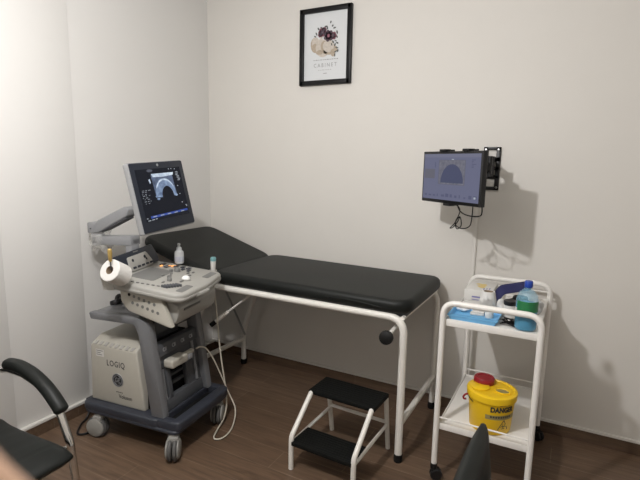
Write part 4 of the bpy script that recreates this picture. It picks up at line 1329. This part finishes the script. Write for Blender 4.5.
# a small carton half under it
t = thing('medicine_carton', 'small white medicine packet lying in front of the glove carton', 'box', (-0.415, 2.415, SZ), R(8))
b = NB(); box(b, (0, 0, 0.013), (0.075, 0.060, 0.026), 0.0015); cb = obj('carton_body', b, 'carton', t)
b = NB()
S = T(0, -0.0306, 0) @ Matrix(((1, 0, 0, 0), (0, 0, -1, 0), (0, 1, 0, 0), (0, 0, 0, 1)))
quad(b, -0.030, 0.0, 0.012, 0.020, 0.0, S); obj('carton_print', b, 'print_dark', cb, smooth=False)
b = NB(); quad(b, 0.006, 0.032, 0.004, 0.016, 0.0, S); obj('carton_print', b, 'olive', cb, smooth=False)

# paper roll standing on the trolley
t = thing('paper_roll', 'white paper roll standing upright between glove carton and navy cuff', 'paper roll', (-0.338, 2.385, SZ))
b = NB()
lathe(b, [(0.019, 0.0), (0.044, 0.0), (0.045, 0.003), (0.036, 0.075), (0.030, 0.102), (0.0245, 0.102), (0.0225, 0.09), (0.019, 0.0)], 28)
obj('paper', b, 'paper', t)
b = NB(); lathe(b, [(0.0208, 0.004), (0.0222, 0.004), (0.0222, 0.101), (0.0208, 0.101), (0.0208, 0.004)], 20); obj('core', b, 'card', t)
b = NB()
vv = []
for (a_, z_) in ((-150, 0.100), (-120, 0.101), (-90, 0.100), (-60, 0.096)):
    r0, r1 = 0.030, 0.049
    vv.append((b.verts.new((r0 * math.cos(R(a_)), r0 * math.sin(R(a_)), z_)), b.verts.new((r1 * math.cos(R(a_ + 12)), r1 * math.sin(R(a_ + 12)), 0.010 + 0.0003 * (a_ + 150)))))
for (a_, c_), (d_, e_) in zip(vv, vv[1:]): b.faces.new((a_, c_, e_, d_))
bmesh.ops.solidify(b, geom=list(b.faces), thickness=0.001)
obj('loose_sheet', b, 'paper', t)

# navy cuff draped at the back of the trolley, its hose and gauge
def build_cuff():
    t = thing('pressure_cuff', 'folded navy blue blood pressure cuff behind the bottle on the trolley', 'cuff', (-0.224, 2.575, SZ))
    b = NB()
    path = smooth_path([(-0.082, -0.075, 0.006), (-0.088, -0.060, 0.045), (-0.070, -0.035, 0.078), (-0.020, -0.005, 0.090), (0.020, 0.018, 0.098), (0.045, 0.032, 0.103)], 5)
    n = len(path)
    up = Vector((0.0, 0.0, 1.0))
    vv = []
    for i, p in enumerate(path):
        d = (path[min(i + 1, n - 1)] - path[max(i - 1, 0)]).normalized()
        side = Vector((-d.y, d.x, 0))
        side = Vector((0.35, -0.8, -0.25)).normalized() if side.length < 0.3 else side.normalized()
        hw = 0.036
        acr = Vector((0.42, -0.80, -0.42)).normalized()
        nrm = d.cross(acr).normalized()
        ring = []
        for k in range(10):
            a = 2 * PI * k / 10
            ring.append(b.verts.new(p + acr * hw * math.cos(a) + nrm * 0.012 * math.sin(a)))
        vv.append(ring)
    for a_, c_ in zip(vv, vv[1:]):
        for k in range(10): b.faces.new((a_[k], a_[(k + 1) % 10], c_[(k + 1) % 10], c_[k]))
    b.faces.new(list(reversed(vv[0]))); b.faces.new(vv[-1])
    bmesh.ops.recalc_face_normals(b, faces=b.faces)
    zmin = min(v.co.z for v in b.verts)
    for v in b.verts:
        if v.co.z < 0.001: v.co.z = 0.001
    obj('cuff_cloth', b, 'navy_cloth', t, 60)
    b = NB()
    lathe(b, [(0, 0), (0.034, 0.0), (0.040, 0.012), (0.040, 0.040), (0.034, 0.060), (0, 0.066)], 20, T(0.020, -0.055, 0.002))
    obj('bulb', b, 'rubber', t)
    b = NB()
    tube(b, smooth_path([(-0.075, -0.060, 0.012), (-0.055, -0.095, 0.020), (-0.030, -0.085, 0.045), (-0.010, -0.065, 0.050)], 6), 0.004, 8)
    obj('hose', b, 'rubber', t)
    b = NB()
    box(b, (-0.050, -0.088, 0.045), (0.009, 0.004, 0.040), 0.001, RZ(R(5)))
    obj('cuff_tag', b, 'carton', t)
build_cuff()
t = thing('lidded_jar', 'small white jar with black lid beside the blue liquid bottle', 'jar', (-0.232, 2.350, SZ))
b = NB(); lathe(b, [(0, 0), (0.026, 0), (0.028, 0.003), (0.028, 0.056), (0.025, 0.062), (0, 0.062)], 24); obj('jar_body', b, 'carton', t)
b = NB(); lathe(b, [(0.0285, 0.060), (0.0295, 0.061), (0.0295, 0.078), (0.028, 0.080), (0, 0.080)], 24); obj('lid', b, 'black', t)
lump('tissue_wad', (-0.276, 2.375, SZ), (0.020, 0.018, 0.034), 0, 'paper', 'crumpled white tissue between paper roll and small white jar', 'tissue', 8, 0.2)
# tangled lead with grip ends
b = NB()
rr = random.Random(21)
pts = []
for k in range(17):
    a = k * 2.3
    pts.append((0.038 * math.sin(a) + rr.uniform(-0.012, 0.012), 0.024 * math.cos(a * 1.37) + rr.uniform(-0.012, 0.012), 0.006 + 0.008 * (1 + math.sin(k * 1.1)) + rr.uniform(0, 0.006)))
pts[0] = (-0.035, 0.0, 0.006); pts[-1] = (0.034, -0.030, 0.005)
tube(b, smooth_path(pts, 5), 0.0024, 7)
tube(b, [(-0.01, -0.030, 0.016), (0.030, -0.052, 0.010)], 0.0038, 8)
zm = min(v.co.z for v in b.verts)
for v in b.verts: v.co.z -= zm
o = obj('tangled_lead', b, 'rubber'); o.location = (-0.216, 2.240, SZ)
tag(o, 'tangle of thin black lead between blue tray and liquid bottle', 'cable')
lump('clear_bag', (-0.120, 2.46, SZ), (0.026, 0.055, 0.034), 0, 'gel', 'pale crumpled plastic bag behind the blue bottle on the trolley', 'bag', 14, 0.18)

# ------------------------------------------------------------------ visitor chairs
def build_chair():
    t = thing('visitor_chair', 'black padded visitor chair with curved armrest at the left wall', 'chair', (-1.765, 0.745, 0))
    def slab(name, prof, half, th, m, seams=(), pw=7):
        """prof: centre line (x, z) swept over width, rounded rim"""
        b = NB()
        P2 = smooth_path([(p[0], p[1], 0) for p in prof], 6)
        n = len(P2)
        ys = [-1, -0.985, -0.94, -0.85, -0.7, -0.5, -0.25, 0, 0.25, 0.5, 0.7, 0.85, 0.94, 0.985, 1]
        top, bot = [], []
        for i, p in enumerate(P2):
            d = (P2[min(i + 1, n - 1)] - P2[max(i - 1, 0)]).normalized()
            nn = Vector((-d.y, d.x, 0))
            e = min(i, n - 1 - i)
            ke = (0.15, 0.62, 0.86, 0.97)[e] if e < 4 else 1.0
            kw = (0.80, 0.90, 0.965, 0.99)[e] if e < 4 else 1.0      # rounded corners in plan
            if i in seams: ke *= 0.93
            r1, r2_ = [], []
            for y in ys:
                ky = math.sqrt(max(0.0, 1 - abs(y) ** pw)) if abs(y) < 1 else 0.12
                k = th / 2 * ke * max(ky, 0.12)
                r1.append(b.verts.new((p.x + nn.x * k, y * half * kw, p.y + nn.y * k)))
                r2_.append(b.verts.new((p.x - nn.x * k, y * half * kw, p.y - nn.y * k)))
            top.append(r1); bot.append(r2_)
        m_ = len(ys)
        for i in range(n - 1):
            for j in range(m_ - 1):
                b.faces.new((top[i][j], top[i + 1][j], top[i + 1][j + 1], top[i][j + 1]))
                b.faces.new((bot[i][j], bot[i][j + 1], bot[i + 1][j + 1], bot[i + 1][j]))
            b.faces.new((top[i][0], bot[i][0], bot[i + 1][0], top[i + 1][0]))
            b.faces.new((top[i][-1], top[i + 1][-1], bot[i + 1][-1], bot[i][-1]))
        for j in range(m_ - 1):
            b.faces.new((top[0][j], top[0][j + 1], bot[0][j + 1], bot[0][j]))
            b.faces.new((top[-1][j], bot[-1][j], bot[-1][j + 1], top[-1][j + 1]))
        bmesh.ops.recalc_face_normals(b, faces=b.faces)
        return obj(name, b, m, t, 70)
    slab('seat', [(-0.235, 0.462), (-0.15, 0.440), (-0.02, 0.440), (0.12, 0.448), (0.19, 0.449), (0.235, 0.440), (0.250, 0.424)], 0.245, 0.058, 'vinyl', (10, 16, 22))
    slab('backrest', [(-0.215, 0.445), (-0.258, 0.480), (-0.282, 0.56), (-0.298, 0.68), (-0.313, 0.80), (-0.322, 0.870)], 0.245, 0.048, 'vinyl', (12, 18, 24), 2.6)
    for s in (-1, 1):
        b = NB()
        y = s * 0.285
        pts = fillet([(-0.30, y, 0.630), (-0.20, y, 0.652), (-0.10, y, 0.655), (0.02, y, 0.630), (0.115, y, 0.560), (0.168, y, 0.440), (0.185, y, 0.30), (0.19, y, 0.014), (-0.30, y, 0.014), (-0.30, s * 0.1, 0.014)],
                     [0, 0.1, 0.1, 0.1, 0.1, 0.1, 0.1, 0.06, 0.06, 0], 6)
        tube(b, pts, 0.0145, 12)
        tube(b, [(-0.30, s * 0.1, 0.014), (-0.30, 0, 0.014)], 0.0125, 12)
        tube(b, [(0.150, y, 0.415), (0.10, s * 0.22, 0.412)], 0.009, 8)
        tube(b, fillet([(-0.30, y, 0.630), (-0.33, y * 0.98, 0.625), (-0.325, s * 0.235, 0.62)], 0.02, 5), 0.011, 10)
        obj('frame', b, 'chrome', t)
        b = NB()
        path = smooth_path([(-0.215, y, 0.672), (-0.165, y, 0.680), (-0.115, y, 0.681), (-0.03, y, 0.666), (0.05, y, 0.630), (0.112, y, 0.582), (0.134, y, 0.556)], 5)
        n = len(path)
        rr_ = [0.024 if 1 < i < n - 2 else (0.012 if i in (0, n - 1) else 0.021) for i in range(n)]
        tube(b, path, rr_, 16, flat=1.0)
        bmesh.ops.scale(b, vec=(1, 1.15, 1), space=T(0, -y, 0), verts=b.verts)
        obj('armrest', b, 'vinyl', t, 60)
    b = NB()
    tube(b, [(-0.325, -0.235, 0.62), (-0.325, 0.235, 0.62)], 0.011, 10)
    tube(b, [(0.10, -0.24, 0.408), (0.10, 0.24, 0.408)], 0.010, 10)
    obj('cross_bar', b, 'chrome', t)
    return t
ch = build_chair()
ch2 = copy_tree(ch)
ch2.location = (0.163, 0.972, 0)
ch2['label'] = 'black chair backrest corner in the near foreground below the yellow bucket'
ch['group'] = ch2['group'] = 'visitor chairs'

# ------------------------------------------------------------------ the photographer's fingertip
def build_finger():
    def pix(x, y, d):
        return CAM + (r2 * ((x - 320) / 480) - u2 * ((y - 240) / 480) + fwd) * d
    a = pix(-124, 421, 0.075); c = pix(-44, 510, 0.072); e_ = pix(29, 594, 0.075)
    b = NB()
    path = smooth_path([tuple(a + (a - c) * 0.9), tuple(a), tuple(c), tuple(e_), tuple(e_ + (e_ - c) * 0.55)], 6)
    n = len(path)
    rr_ = [0.0088 - 0.0006 * math.sin(i * 0.7) for i in range(n)]
    for i, k in ((n - 1, 0.25), (n - 2, 0.62), (n - 3, 0.82), (n - 4, 0.93)): rr_[i] *= k
    tube(b, path, rr_, 20)
    o = obj('finger', b, 'skin', None, 80)
    tag(o, 'blurred fingertip of the photographer at the lower left corner', 'finger')
    b = NB()
    p = Vector(path[-4]); d = (Vector(path[-2]) - Vector(path[-6])).normalized()
    nrm = (fwd - d * fwd.dot(d)).normalized()
    sd = d.cross(nrm)
    vv = []
    for i in range(6):
        row = []
        for j in range(7):
            x = (i / 5 - 0.5) * 0.011; y = (j / 6 - 0.5) * 0.010
            row.append(b.verts.new(p + d * x + sd * y + nrm * (math.sqrt(max(0, 0.0086 ** 2 - y * y)) + 0.0003)))
        vv.append(row)
    for i in range(5):
        for j in range(6): b.faces.new((vv[i][j], vv[i + 1][j], vv[i + 1][j + 1], vv[i][j + 1]))
    obj('nail', b, 'nail', o)
build_finger()
